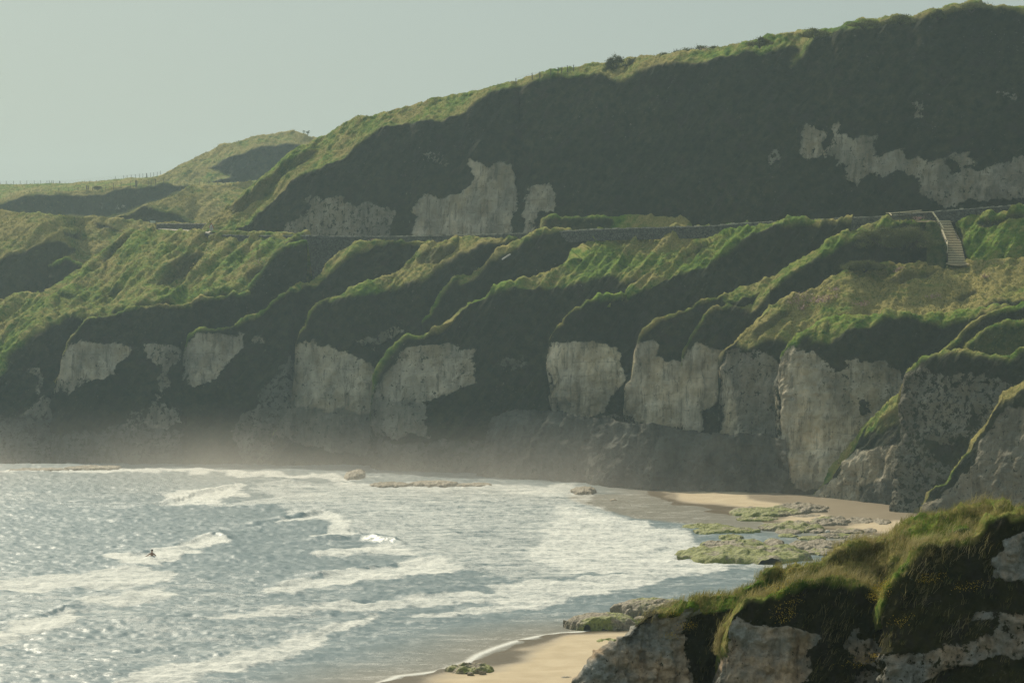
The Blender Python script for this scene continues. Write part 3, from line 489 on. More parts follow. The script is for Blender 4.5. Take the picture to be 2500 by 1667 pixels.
# breakers: foam areas (photo pixels), level
FOAM = [(.97, [(425, 1200), (470, 1195), (500, 1193), (590, 1182), (615, 1200), (610, 1208), (530, 1215), (545, 1228), (505, 1240), (480, 1233), (420, 1232)]),
 (.62, [(360, 1235), (430, 1215), (430, 1226), (560, 1226), (700, 1210), (850, 1205), (850, 1225), (700, 1232), (560, 1238), (480, 1236)]),
 (.58, [(615, 1185), (675, 1178), (850, 1180), (1150, 1184), (1430, 1194), (1440, 1230), (1560, 1270), (1640, 1300), (1700, 1330), (1690, 1360), (1500, 1400), (1300, 1420), (1000, 1370), (980, 1330), (880, 1290), (700, 1250)]),
 (.95, [(690, 1274), (770, 1262), (792, 1250), (830, 1256), (860, 1280), (885, 1310), (850, 1314), (780, 1312), (775, 1300), (800, 1290), (835, 1272), (790, 1266), (700, 1280)]),
 (.92, [(900, 1327), (935, 1321), (975, 1333), (1014, 1350), (985, 1356), (940, 1348), (900, 1352), (760, 1352), (770, 1343), (880, 1340)]),
 (.97, [(410, 1337), (460, 1328), (500, 1312), (530, 1303), (580, 1331), (540, 1336), (480, 1338), (420, 1342)]),
 (.97, [(250, 1360), (300, 1359), (345, 1356), (385, 1345), (430, 1341), (492, 1342), (497, 1352), (440, 1358), (420, 1373), (360, 1379), (310, 1380), (262, 1370)]),
 (.85, [(0, 1415), (100, 1405), (200, 1400), (260, 1388), (320, 1382), (405, 1388), (425, 1405), (405, 1422), (300, 1434), (200, 1432), (100, 1442), (-300, 1440), (-300, 1420)]),
 (.85, [(170, 1465), (260, 1452), (340, 1440), (400, 1432), (416, 1450), (385, 1472), (300, 1477), (200, 1472)]),
 (.95, [(20, 1537), (60, 1515), (120, 1505), (160, 1488), (190, 1490), (200, 1510), (170, 1532), (100, 1547), (40, 1547)]),
 (.9, [(-300, 1550), (0, 1540), (45, 1545), (40, 1562), (0, 1570), (-300, 1580)]),
 (.9, [(640, 1440), (700, 1420), (800, 1405), (1000, 1375), (1060, 1360), (1105, 1363), (1145, 1382), (1110, 1397), (1000, 1407), (900, 1420), (800, 1432), (700, 1450)]),
 (.8, [(430, 1516), (600, 1502), (700, 1490), (850, 1475), (1000, 1460), (1080, 1450), (1160, 1444), (1225, 1450), (1180, 1468), (1050, 1476), (900, 1491), (800, 1500), (600, 1513)]),
 (.8, [(1200, 1432), (1290, 1420), (1450, 1410), (1600, 1390), (1700, 1368), (1780, 1363), (1795, 1387), (1700, 1402), (1600, 1422), (1500, 1442), (1420, 1462), (1340, 1482), (1240, 1492), (1100, 1502), (960, 1507), (1100, 1488), (1200, 1475)]),
 (.85, [(230, 1680), (350, 1640), (500, 1610), (650, 1585), (720, 1560), (790, 1540), (840, 1520), (915, 1496), (905, 1515), (830, 1542), (800, 1557), (790, 1572), (750, 1592), (650, 1622), (520, 1647), (430, 1680)]),
 (.85, [(1380, 1230), (1440, 1250), (1500, 1265), (1560, 1272), (1620, 1285), (1680, 1300), (1705, 1322), (1790, 1360), (1700, 1372), (1600, 1392), (1400, 1405), (1300, 1360), (1340, 1290)]),
 (.85, [(0, 1143), (80, 1143), (240, 1138), (330, 1140), (560, 1144), (620, 1152), (850, 1160), (890, 1168), (850, 1172), (600, 1160), (300, 1152), (0, 1150), (-300, 1150), (-300, 1143)]),
 (.75, [(820, 1172), (900, 1178), (1110, 1176), (1210, 1186), (1420, 1185), (1400, 1210), (1350, 1212), (1180, 1192), (1000, 1196), (850, 1188)]),
 (.32, [(-300, 1400), (400, 1400), (800, 1440), (900, 1495), (700, 1570), (300, 1650), (-300, 1800)]),
 (.30, [(-300, 1195), (0, 1197), (160, 1205), (430, 1203), (430, 1212), (100, 1216), (-300, 1212)]), (.33, [(90, 1228), (180, 1225), (420, 1235), (330, 1242), (180, 1240)]),
 (.62, [(1590, 1375), (1640, 1372), (1760, 1375), (1990, 1378), (1990, 1384), (1700, 1388), (1590, 1385)])]
CREST = [([(330, 1240), (430, 1226), (480, 1205), (600, 1186)], .8), ([(560, 1290), (700, 1268), (792, 1250), (840, 1262)], .9), ([(640, 1330), (800, 1318), (880, 1312), (960, 1322), (1010, 1342)], .75),
 ([(380, 1340), (470, 1322), (528, 1304), (570, 1322)], .9), ([(190, 1372), (260, 1360), (345, 1352), (430, 1342)], .6), ([(220, 1398), (320, 1384), (400, 1384)], .55), ([(100, 1442), (200, 1432), (240, 1424)], .6),
 ([(240, 1450), (370, 1432), (410, 1430)], .55), ([(0, 1525), (100, 1502), (165, 1484), (190, 1488)], .95), ([(60, 1535), (250, 1518), (450, 1515), (700, 1500), (850, 1490)], .4),
 ([(620, 1440), (800, 1405), (1000, 1374), (1090, 1358)], .6), ([(880, 1478), (1090, 1446), (1160, 1444)], .45), ([(420, 1514), (700, 1488), (850, 1474), (1000, 1459)], .35),
 ([(1270, 1424), (1300, 1420), (1340, 1430)], .35), ([(-100, 1445), (40, 1438)], .5), ([(1480, 1385), (1580, 1375), (1600, 1383)], .35), ([(1570, 1345), (1620, 1335), (1650, 1348)], .5), ([(800, 1500), (1000, 1490), (1200, 1480)], .2),
 ([(300, 1640), (650, 1585), (800, 1538), (900, 1500)], .18), ([(1000, 1205), (1160, 1196), (1240, 1210)], .3), ([(570, 1180), (660, 1170), (760, 1176)], .5)]
gx, gy, wv = grid_plan(-420, 2350, 1150, 1131, 1790, 520)
foam = np.full(gx.shape, .10); jx = gx + 34*fbm(np.stack([gx/70, gy/12, gx*0], -1), 1., 5, 81, .68); jy = gy + 6.5*fbm(np.stack([gx/60, gy/14, gx*0+4], -1), 1., 4, 82, .6)
foam = np.where((gx < 800) & (gy < 1395), .08, .24); foam = blur(blur(foam, 12, 0), 12, 1)
for lv, poly in FOAM:
    m = inpoly(jx, jy, poly); foam = np.where(m, np.maximum(foam, lv*.93), foam)
foam = blur(blur(foam, 2, 0), 5, 1)
z = np.zeros(gx.shape); x_, y_ = wv[..., 0], wv[..., 1]
for pts, a in CREST:
    L = plan(pts); lx = np.array([p[0] for p in L]); ly = np.array([p[1] for p in L])
    yc = np.interp(x_, lx, ly); ins = sstep(lx[0]-1, lx[0]+5, x_)*(1-sstep(lx[-1]-3, lx[-1]+1.5, x_))
    s = y_-yc + .5*fbm(wv, 4., 2, 83)
    prof = np.where(s > 0, np.exp(-(s/3.2)**2), np.exp(-(s/1.1)**2)); z = np.maximum(z, a*ins*prof*.45*(1+.5*fbm(wv, 2.5, 3, 85)))
ld = land(x_, y_); deep = sstep(0, 14, -ld)
sw = wv*0; th = .25; sw[..., 0] = x_*math.cos(th)+y_*math.sin(th); sw[..., 1] = -x_*math.sin(th)+y_*math.cos(th)
z += deep*(.13*fbm(sw, 6., 2, 84, .5, (.45, 1, 1)) + .10*fbm(sw, 1.8, 3, 86, .6, (.5, 1, 1)) + .05*fbm(wv, .7, 2, 87))
z += foam**2*.16*fbm(wv, 1.1, 3, 88, .65)
z = z*np.clip(-ld/2.0, 0, 1) + .012*fbm(wv, 1., 2, 89)
wv[..., 2] = z
shal = 1-sstep(0, 10, -ld); far_s = inpoly(gx, gy, [(1380, 1205), (1700, 1205), (1900, 1300), (1800, 1290), (1560, 1268), (1500, 1250), (1400, 1225)]); shal = np.maximum(shal, blur(blur(np.where(far_s, 1., 0.), 3, 0), 6, 1))
edgef = np.exp(-((ld+.35)/.30)**2)*(gy > 1400)
t = NT('sea_water'); fo, sh, ed = t.attr('foam'), t.attr('shal'), t.attr('edge')
n1 = t.noise(.55, 8, .78, (.35, 1, 1)); n2 = t.noise(4.6, 4, .78, (.45, 1, 1))
nn = t.math('ADD', t.math('MULTIPLY', n1, .62), t.math('MULTIPLY', n2, .38))
mk = t.rng(t.math('ADD', fo, t.math('MULTIPLY', t.math('SUBTRACT', nn, .5), 3.1)), .34, .92)
mk = t.math('MAXIMUM', mk, t.math('MULTIPLY', ed, .9))
body = t.mix(t.rng(n1, .35, .65), (.125, .175, .195), (.20, .25, .27)); body = t.mix(sh, body, (.215, .20, .165))
t.set(t.b.inputs['Base Color'], t.mix(mk, body, (.72, .72, .68)))
t.set(t.b.inputs['Roughness'], t.rng(mk, 0, 1, .36, .85)); t.b.inputs['IOR'].default_value = 1.333
h1 = t.noise(9.0, 3, .7, (.6, 1, 1)); h2 = t.noise(2.2, 4, .6, (.5, 1, 1))
hh = t.math('ADD', t.math('MULTIPLY', h1, .22), t.math('MULTIPLY', h2, .6)); 
t.set(t.b.inputs['Normal'], t.bump(t.math('ADD', hh, t.math('MULTIPLY', mk, t.noise(3, 4, .75))), .11, 1.0))
me = npmesh('sea', wv.reshape(-1, 3), gridfaces(*gx.shape), dict(foam=foam, shal=shal, edge=edgef))
tag(newobj('water', me, None, t.m), kind='structure')
# ================================================================ rocks on the beach
t = NT('reef_rock'); gn = t.attr('green'); n1 = t.noise(.9, 5, .7); n2 = t.noise(5, 4, .7)
base = t.mix(t.rng(n2, .35, .65), (.10, .08, .05), (.34, .28, .19)); weed = t.mix(t.rng(n2, .3, .7), (.08, .095, .016), (.30, .31, .06))
t.set(t.b.inputs['Base Color'], t.mix(t.rng(t.math('ADD', gn, t.math('MULTIPLY', t.math('SUBTRACT', n1, .5), 1.6)), .4, .65), base, weed))
t.b.inputs['Roughness'].default_value = .7; t.set(t.b.inputs['Normal'], t.bump(t.math('ADD', n1, t.math('MULTIPLY', n2, .5)), .25, 1.0)); M_REEF = t.m
M_PALE = simple('pale_boulder', (.62, .60, .54), (.45, .43, .38), 4, .8, .1)
def rock(name, x0, x1, y0, y1, label, cat, green=.4, group=None, hfac=.6, seed=0, z0=0.0, mat=None, rough=1.0, smooth=False):
    smooth = name == 'boulder' and rough < 2
    Yn = float(YZ(y1)); Wd = (x1-x0)/F*Yn; H = (y1-y0)*hfac/F*Yn
    Yf = float(YZ(y1-(y1-y0)*(1.05-hfac))); D = max(Yf-Yn, Wd*.25); cx = ((x0+x1)/2-CX)/F*(Yn+D/2); cy = Yn+D/2
    n = int(min(170, max(26, (x1-x0)*.9))); m = max(26, int(n*.5))
    a = np.linspace(-1.02, 1.02, n); b = np.linspace(-1.02, 1.02, m); A, B = np.meshgrid(a, b)
    W = np.stack([A*Wd/2+cx, B*D/2+cy, A*0], -1); z0 += .18; H *= 1.1; q = W+seed*13.7
    r = np.sqrt(np.abs(A)**2.2+np.abs(B)**2.2)+.22*fbm(q, max(Wd*.16, .6), 3, 91)
    env = np.clip(1-np.clip(r, 0, 1)**2.6, 0, 1)**.55
    hz = H*env*(.80+(.09 if smooth else .30)*fbm(q, max(Wd*.14, .7), 4, 92, .6)+(0 if smooth else .16)*A) + rough*(.045 if smooth else .09)*fbm(q, .7, 3, 93, .6)*np.sqrt(env)
    W[..., 2] = np.where(r < 1, hz, 0)-.25*sstep(.9, 1.05, r)-.12 + z0; W[..., 1] -= hz*.25
    me = npmesh(name, W.reshape(-1, 3), gridfaces(m, n), dict(green=np.clip(green+.35*fbm(q, 3, 2, 94), 0, 1)))
    o = newobj(name, me, None, mat or M_REEF); tag(o, label, cat, group); return o
far = 'weedy reefs at the far end of the beach'
R = [(1772, 1969, 1235, 1263, .45, 'long green topped reef tapering left beside the bright far sand'),
 (1895, 2025, 1225, 1258, .1, 'brown pitted reef nearest the cliff foot, behind the tapering green reef'),
 (1976, 2084, 1259, 1285, .1, 'tan hummocked reef in the middle of the far sand'),
 (2058, 2135, 1260, 1282, .1, 'tan reef between the hummocked reef and the dark rightmost lump'),
 (2127, 2178, 1263, 1286, .05, 'rightmost far reef lump against the edge of the near stack'),
 (1660, 1790, 1278, 1292, .75, 'thin green reef spit reaching furthest left into the surf'),
 (1695, 1855, 1284, 1305, .7, 'flat slab reef with a dark straight front edge in the water'),
 (1854, 2010, 1270, 1300, .4, 'broad brown and green reef joining the slab reef from the right'),
 (1964, 2015, 1287, 1301, .05, 'dark rounded rock just left of the pale boulder'),
 (1892, 1956, 1293, 1304, .3, 'small dark reef at the head of the water channel'),
 (2107, 2143, 1289, 1301, .0, 'lone pointed brown rock standing on bright sand'),
 (1992, 2081, 1300, 1313, .6, 'low green reef in front of the pale boulder'),
 (1900, 1951, 1304, 1311, .7, 'smallest green rock in the middle of the channel'),
 (1948, 2017, 1308, 1318, .7, 'low green reef on the near side of the channel'),
 (1752, 1816, 1303, 1318, .6, 'dark hump rising behind the left of the largest reef'),
 (1710, 1870, 1315, 1334, .6, 'green shelf joined behind the largest reef'),
 (1864, 1915, 1314, 1334, .1, 'dark wedge shaped rock leaning at the channel mouth'),
 (1650, 1994, 1322, 1376, .62, 'largest reef, covered in bright green weed with dark front edge'),
 (1925, 2089, 1314, 1345, .1, 'smooth brown reef behind the foreground grass'),
 (1800, 1900, 1262, 1272, .5, 'narrow mossy ledge between the tapering green reef and the slab reef'),
 (1930, 2010, 1256, 1266, .15, 'narrow tan ledge just right of the brown pitted reef'),
 (2020, 2110, 1290, 1303, .35, 'flat mottled ledge right of the pale boulder'),
 (1830, 1905, 1336, 1352, .5, 'mossy hummock on the right shoulder of the largest reef'),
 (2060, 2150, 1303, 1316, .3, 'flat weedy ledge below the lone pointed rock'),
 (1960, 2050, 1338, 1356, .3, 'low tan ledge where the largest reef meets the foreground grass')]
for i, r in enumerate(R): rock('reef', r[0], r[1], r[2]-1, r[3]+1, r[5], 'reef', r[4], far, .46, i)
rock('boulder', 2015, 2029, 1293, 1302, 'small pale rounded boulder on the far reefs', 'boulder', 0, None, .9, 3, mat=M_PALE)
rock('boulder', 1490, 1690, 1450, 1514, 'larger humped boulder with green left flank at the waterline', 'boulder', .35, None, .72, 31)
rock('boulder', 1376, 1568, 1488, 1539, 'long low boulder with dark foot beside the near sand', 'boulder', .4, None, .72, 32)
rock('boulder', 1545, 1592, 1502, 1517, 'small green boulder between the two big ones and the bluff', 'boulder', .5, None, .7, 33)
rock('boulder', 1084, 1211, 1618, 1648, 'ragged weedy rock alone on the edge of the near sand', 'rock', .25, None, .5, 34, rough=2.2)
rock('seaweed_patch', 1452, 1508, 1566, 1575, 'flat streak of green seaweed on dry sand by the bluff', 'seaweed', 1, None, .25, 35, z0=.14, rough=2)
rock('seaweed_patch', 1362, 1412, 1655, 1669, 'dark seaweed heap at the bottom edge of the near sand', 'seaweed', .1, None, .4, 36, z0=.12)
rock('pebble', 1170, 1187, 1646, 1651, 'small dark stone on sand right of the ragged weedy rock', 'stone', .1, None, .7, 37, z0=.2)
rock('pebble', 1140, 1156, 1648, 1653, 'small flat dark stone below the ragged weedy rock', 'stone', .1, None, .5, 38, z0=.12)
for i, (x0, x1, y0, y1, lb) in enumerate([(20, 170, 1140, 1150, 'low brown rock awash at the far left shoreline'), (150, 300, 1133, 1147, 'brown rock ledge right of the leftmost awash rock'),
    (843, 890, 1140, 1170, 'tilted pointed rock at the cliff foot in spray'), (898, 1010, 1174, 1189, 'long brown rock awash in white surf, left of a pair'), (1000, 1118, 1169, 1187, 'humped brown rock awash in white surf, right of a pair'),
    (1115, 1200, 1176, 1188, 'small rock ledge trailing right of the surf pair'), (1393, 1456, 1183, 1207, 'yellowish rock where surf ends before the far sand'), (1427, 1456, 1168, 1178, 'small yellow rock at the base of the grey cliff'),
    (1487, 1507, 1216, 1224, 'tiny dark rock alone on wet brown sand')]):
    rock('shore_rock', x0, x1, y0+2, y1, lb, 'rock', .05, 'rocks along the cliff foot', .45, 50+i)

# ================================================================ road, walls
M_STONE = NT('stone_wall'); t = M_STONE; v1 = t.voro(2.2, 'DISTANCE_TO_EDGE', (1, 1, 1.6)); n = t.noise(3, 4)
t.set(t.b.inputs['Base Color'], t.mix(t.rng(v1, .02, .09), (.02, .022, .018), t.mix(t.rng(n, .35, .65), (.06, .062, .055), (.15, .145, .125))))
t.b.inputs['Roughness'].default_value = .9; t.set(t.b.inputs['Normal'], t.bump(t.rng(v1, 0, .12), .12, 1)); M_STONE = t.m
M_CAP = simple('cap_stone', (.46, .42, .33), (.10, .10, .08), 1.2, .85, .05)
M_ASPH = simple('road_surface', (.34, .30, .23), (.26, .23, .18), .8, .9)
WALLTOP = [(470, 566.5), (515, 572), (600, 575.6), (750, 575.6), (860, 577.5), (954, 577.5), (1130, 574), (1300, 569.7), (1452, 560), (1735, 552), (1800, 546), (2028, 534.5), (2161, 527.7), (2284, 516), (2500, 500), (2570, 494)]
WY = [(470, 377), (515, 373), (1041, 347), (1450, 329.5), (1845, 315.5), (2200, 305.5), (2570, 297)]
def wall(name, top, wy, height, thick, label, seed):
    root = empty(name, tuple(P(top[0][0], top[0][1], interp(wy, top[0][0]))))
    tag(root, label, 'stone wall'); off = Vector(root.location)
    r = random.Random(seed); body, cap = MB(), MB(); x = top[0][0]; pts = []
    while x < top[-1][0]:
        Y = float(interp(wy, x)); pts.append(Vector(P(x, float(interp(top, x)), Y))-off); x += r.uniform(.38, .7)/Y*F*.95
    for a, b in zip(pts[:-1], pts[1:]):
        X = (b-a); L = X.length; X.normalize(); Yv = Vector((0, 0, 1)).cross(X).normalized(); Z = X.cross(Yv); h = r.uniform(.10, .24)
        cap.box((a+b)/2+Z*(h/2-.08), (L/2*.88, thick/2*r.uniform(.85, 1.1), h/2), (X, Yv, Z), .8)
    nb = 5
    for a, b in zip(pts[::nb], pts[nb::nb]+[pts[-1]]):
        if (b-a).length < .1: continue
        X = (b-a).normalized(); Yv = Vector((0, 0, 1)).cross(X).normalized(); Z = X.cross(Yv)
        body.box((a+b)/2-Z*(height/2+.06), ((b-a).length/2+.01, thick/2, height/2), (X, Yv, Z))
    body.build('wall_body', M_STONE, root); cap.build('cap_stones', M_CAP, root); return root
wall('stone_wall', WALLTOP, WY, 1.5, .45, 'long low roadside stone wall with pale capstones running across the cliff', 3)
wall('stone_wall', [(385, 547.5), (420, 546.5), (507, 546.8), (520, 553)], [(385, 399), (520, 385)], .9, .5, 'short rubble wall behind the sunlit bend of the road', 4)
wall('stone_wall', [(546, 564.5), (600, 567), (650, 569), (740, 573.5)], [(546, 380), (740, 371)], .8, .5, 'low dark wall on the hill side of the road, right of the warning sign', 5)
# the road strip
rp = [(515, 384, 375.5), (700, 374, 366), (1041, 356, 349), (1450, 338, 331), (1845, 323.5, 317), (2200, 312, 306.5), (2570, 304, 298.5)]
V = []; 
for x, yb, yf in rp:
    zt = float(P(x, float(interp([(300, 566)]+[(a, b+14) for a, b in WALLTOP], x)), yf)[2]) if x > 520 else float(P(500, 567, 378)[2])
    V += [(float(P(x, 500, yb)[0]), yb, zt+.02), (float(P(x, 500, yf)[0]), yf, zt)]
bend = [(385, 558.2, 399, 558.9, 393), (411, 558.5, 397, 561.3, 390), (452, 558.7, 395, 564.8, 384), (497, 559.2, 391, 568.5, 379), (508, 561, 389, 569, 378)]
V = [tuple(float(q) for q in P(x, y, Y)) for x, ya, Ya, yb_, Yb in bend for y, Y in ((ya, Ya), (yb_, Yb))]+V; rp = bend+rp
me = bpy.data.meshes.new('road'); me.from_pydata(V, [], [(2*i, 2*i+1, 2*i+3, 2*i+2) for i in range(len(rp)-1)]); me.update()
tag(newobj('road', me, None, M_ASPH), kind='structure')
# retaining wall under the road
b = MB()
for k in range(8):
    xa, xb = 742+k*19, 742+(k+1)*19; A_ = P(xa, 580, 358.5-k*.9); B_ = P(xb, 580, 358.5-(k+1)*.9)
    b.beam((A_+B_)/2-np.array([0, 0, 7.2]), (A_+B_)/2, float(B_[0]-A_[0])+.06, .8)
tag(b.build('retaining_wall', M_STONE), 'tall dark masonry retaining wall below the road, left of centre', 'retaining wall')
b = MB(); A_ = P(1226, 634, 318); B_ = P(1246, 621, 318.6); b.beam(Vector(A_)-Vector((0, 1.0, 0)), Vector(B_)-Vector((0, 1.0, 0)), .22, .16)
tag(b.build('concrete_post', simple('concrete', (.34, .34, .32))), 'pale fallen concrete post lying on the dark slope below the wall', 'concrete post')

# ================================================================ stairs
M_WOOD = simple('weathered_wood', (.78, .68, .46), (.55, .47, .30), 6, .8, .02); M_WOODD = simple('dark_wood', (.11, .09, .06), (.07, .06, .04), 6, .85)
M_DIRT = simple('trodden_earth', (.34, .27, .15), (.22, .18, .10), 1.5, .95, .05)
Lp = [(2286, 539.5, 302.5), (2300, 565, 300.2), (2309, 587, 298), (2314, 600, 296.6), (2315, 640, 293.2)]
Rp = [(2320, 539.5, 302.5), (2331, 565, 300.2), (2337, 583, 298), (2346, 590, 296.6), (2357, 640, 293.2)]
def along(pts, t):
    a = np.array(pts, float); s = np.linspace(0, 1, len(a)); w_ = P(a[:, 0], a[:, 1], a[:, 2]); cum = np.concatenate([[0], np.cumsum(np.abs(np.diff(w_[:, 2])))]); cum /= cum[-1]
    return Vector([float(np.interp(t, cum, w_[:, k])) for k in range(3)])
st = empty('staircase', tuple(along(Lp, 1))); tag(st, 'timber staircase with pale handrail climbing the bank to the road', 'staircase'); off = Vector(st.location)
NS = 26
for k in range(NS):
    tt = 1-k/(NS-1); a, b_ = along(Lp, tt)-off, along(Rp, tt)-off
    m = MB(); m.box((a+b_)/2+Vector((0, .16, 0)), ((b_-a).length/2, .15, .03), ((b_-a).normalized(), Vector((0, 1, 0)), Vector((0, 0, 1)))); m.tube([a+Vector((0, -.02, .0)), b_+Vector((0, -.02, .0))], .048, 8); 
    o = m.build('tread', M_WOOD, st)
    m = MB(); m.box((a+b_)/2+Vector((0, .0, -.12)), ((b_-a).length/2-.01, .02, .085), ((b_-a).normalized(), Vector((0, 1, 0)), Vector((0, 0, 1)))); m.build('riser', M_WOODD, st)
for side, pts in ((-1, Lp), (1, Rp)):
    m = MB()
    for k in range(4): m.beam(along(pts, k/4)-off+Vector((side*.06, 0, -.25)), along(pts, (k+1)/4)-off+Vector((side*.06, 0, -.25)), .06, .30)
    m.build('stringer', M_WOODD, st)
rails = [((2277, 517.5, 303.2), (2303, 557.5, 300.6)), ((2300, 561.5, 300.2), (2309.5, 585.5, 298)), ((2312, 588, 297.8), (2311.5, 618, 294.6))]
for a, b_ in rails:
    m = MB(); m.beam(Vector(P(*a))-off, Vector(P(*b_))-off, .20, .10); m.build('handrail', M_WOOD, st)
for (x, y, Y), h in [((2277, 518, 303.2), 1.25), ((2285, 531, 302.2), 1.2), ((2293, 543, 301.4), 1.3), ((2300, 560, 300.3), 1.3), ((2304, 573, 299.2), 1.2), ((2311, 588, 297.6), 1.3), ((2312, 618, 294.6), 1.2)]:
    q = Vector(P(x, y, Y))-off; m = MB(); m.beam(q-Vector((0, 0, h)), q+Vector((0, 0, .03)), .11, .11); m.build('post', M_WOODD, st)
# landing fence
lf = empty('landing_fence', tuple(P(2165, 541, 303))); tag(lf, 'timber post and rail fence round the top landing, left of the stairs', 'fence'); off = Vector(lf.location)
def rail(a, b_, nm='rail', mt=None, w_=.10, h_=.08):
    m = MB(); m.beam(Vector(P(*a))-off, Vector(P(*b_))-off, w_, h_); m.build(nm, mt or M_WOOD, lf)
rail((2173, 520.5, 302.5), (2250, 513.5, 305.5)); rail((2185, 519.5, 303), (2277, 517.5, 303.2)); rail((2171, 520, 303.5), (2177, 525.5, 301.8)); rail((2177, 530, 302.5), (2250, 528, 305), mt=M_WOODD); rail((2163, 519.5, 303.8), (2186, 520, 303))
for x, y0, y1, Y in [(2165, 519, 541, 303.8), (2173, 520, 541, 303), (2178, 524, 543, 302), (2196, 519, 540, 303), (2226, 519, 543, 303.1), (2251, 513, 535, 305), (2257, 518, 543, 303.2), (2180, 520, 542, 303.4)]:
    rail((x, y1, Y), (x, y0, Y), 'post', M_WOODD, .10, .10)
# landing floor and foot path
def patch(name, pts, mat, label=None, cat=None, kind=None):
    W = [Vector(P(*p)) for p in pts]; me = bpy.data.meshes.new(name); n = len(W); V = [tuple(v) for v in W]+[(v.x, v.y, v.z-.06) for v in W]
    me.from_pydata(V, [], [tuple(range(n))]+[(i, n+i, n+(i+1) % n, (i+1) % n) for i in range(n)]); me.update(); o = newobj(name, me, None, mat); tag(o, label, cat, None, kind); return o
patch('path', [(2236, 541.5, 302.1), (2286, 541, 302.2), (2326, 541, 302.2), (2335, 537, 304.5), (2262, 535, 304.5)], M_DIRT, kind='structure')
patch('path', [(2312, 641, 293.4), (2358, 641, 293.4), (2368, 645, 292.4), (2345, 648.5, 291.6), (2322, 646.5, 292), (2309, 643, 292.8)], M_DIRT, kind='structure')
# banks each side of the stairs
layer('bank', [(2334, 546), (2345, 537), (2360, 529), (2400, 524), (2500, 512), (2580, 505)], [(2334, 301.6), (2344, 297.6), (2364, 293.6), (2580, 287)], bot=[(2334, 562), (2344, 600), (2362, 652), (2580, 650)], grass_all=1, cotbase=1.15, litcot=1.2, rim=4, fluting=1.4, amp=.7, tuft=9,
      zones=[(.45, [(2332, 600), (2333, 560), (2342, 550), (2352, 600), (2366, 650)]), (.6, [(2380, 545), (2500, 520), (2500, 535), (2400, 560)])])
layer('bank', [(2262, 545), (2275, 541), (2287, 541), (2296, 560), (2305, 585), (2311, 600), (2313, 645)], [(2262, 293.2), (2313, 292.8)], bot=[(2262, 655), (2313, 652)], grass_all=.3, cotbase=.75, rim=2, fluting=1.2, amp=.5, tuft=4)

# ================================================================ fences, signs, vegetation things
M_POST = simple('fence_post', (.11, .095, .075), (.07, .06, .05), 5, .9); M_WIRE = simple('wire', (.16, .16, .15), None, 5, .5, metal=.6)
def fence(label, posts, heights, Yp, thick=.09, wires=3):
    r = empty('wire_fence', tuple(P(posts[0][0], posts[0][1], Yp(posts[0][0])))); tag(r, label, 'fence'); off = Vector(r.location); tops = []
    for i, ((x, y), h) in enumerate(zip(posts, heights)):
        q = Vector(P(x, y, Yp(x)))-off; th = thick*(2.3 if h < 0 else 1); hh = abs(h); m = MB(); dx = random.uniform(-.06, .06)
        m.beam(q-Vector((0, 0, .5)), q+Vector((dx, 0, hh)), th, th); m.build('post', M_POST, r); tops.append((q, hh))
    m = MB()
    for k in range(wires):
        f = (k+1)/(wires+.2); m.tube([q+Vector((0, 0, h*f)) for q, h in tops], .009, 4)
    m.build('wire', M_WIRE, r); return r
s7 = 400/2352
pxs = [0, 92, 195, 293, 385, 493, 586, 674, 710, 742, 768, 861, 1660, 1773, 1827, 1887, 1944, 2000, 2050, 2107, 2160, 2208, 2256, 2304]
posts = [(x*s7, float(interp(sky_ if False else [(0, 450.5), (143, 448.5), (282, 441), (327, 437), (384, 431), (400, 425)], x*s7))) for x in pxs]
hs = [.9 if x < 1000 else 1.15 for x in pxs]; hs[11] = -.7; hs[19] = -1.15
fence('wire fence with thin posts along the far left skyline', posts, hs, lambda x: 641-.03*x)
pb = [(421, 432), (524, 425), (540, 424), (558, 422), (697, 417), (732, 415), (845, 398), (982, 392), (1106, 388), (1124, 388), (1245, 382), (1268, 382), (1328, 382), (1420, 378), (1512, 340), (1630, 330), (1740, 315), (1873, 300), (1950, 296), (1965, 296), (2130, 275), (2170, 284), (2232, 276), (2345, 270)]
hb = [1.0]*len(pb); hb[6] = -1.0; hb[10] = -1.3; hb[11] = -1.3; hb[18] = -1.2
fence('wire fence on the yellow grass strip above the dark bank', [(x*s7, 400+y*s7+1.5) for x, y in pb], hb, lambda x: 575-.02*x)
z7 = 800/2352
fence('short run of fence posts below the far hill', [(x*z7, 300+y*z7) for x, y in [(1430, 438), (1500, 440), (1560, 444), (1620, 448), (1690, 447), (1780, 446), (1850, 440)]], [.9]*7, lambda x: 560, wires=2)
zb = 700/2350
fence('stub posts on the skyline of the big hill left of the round bush', [(1200+x*zb, 50+y*zb) for x, y in [(200, 494), (335, 462), (395, 446), (485, 424), (545, 412), (575, 408), (622, 396), (672, 388)]], [.35, .55, .45, .5, .5, .45, .45, .4], lambda x: 352, .11, 1)
# notice board seen from behind
nb = empty('notice_board', tuple(P(373, 552, 392))); tag(nb, 'pale rectangular notice board on two posts at the road bend', 'notice board'); off = Vector(nb.location)
m = MB(); m.box(Vector(P(373, 541.6, 392))-off, (.42, .02, .17)); m.build('panel', simple('board', (.62, .64, .62)), nb)
for x in (366, 380): m = MB(); m.beam(Vector(P(x, 552, 392))-off, Vector(P(x, 538.5, 392))-off, .08, .08); m.build('post', M_POST, nb)
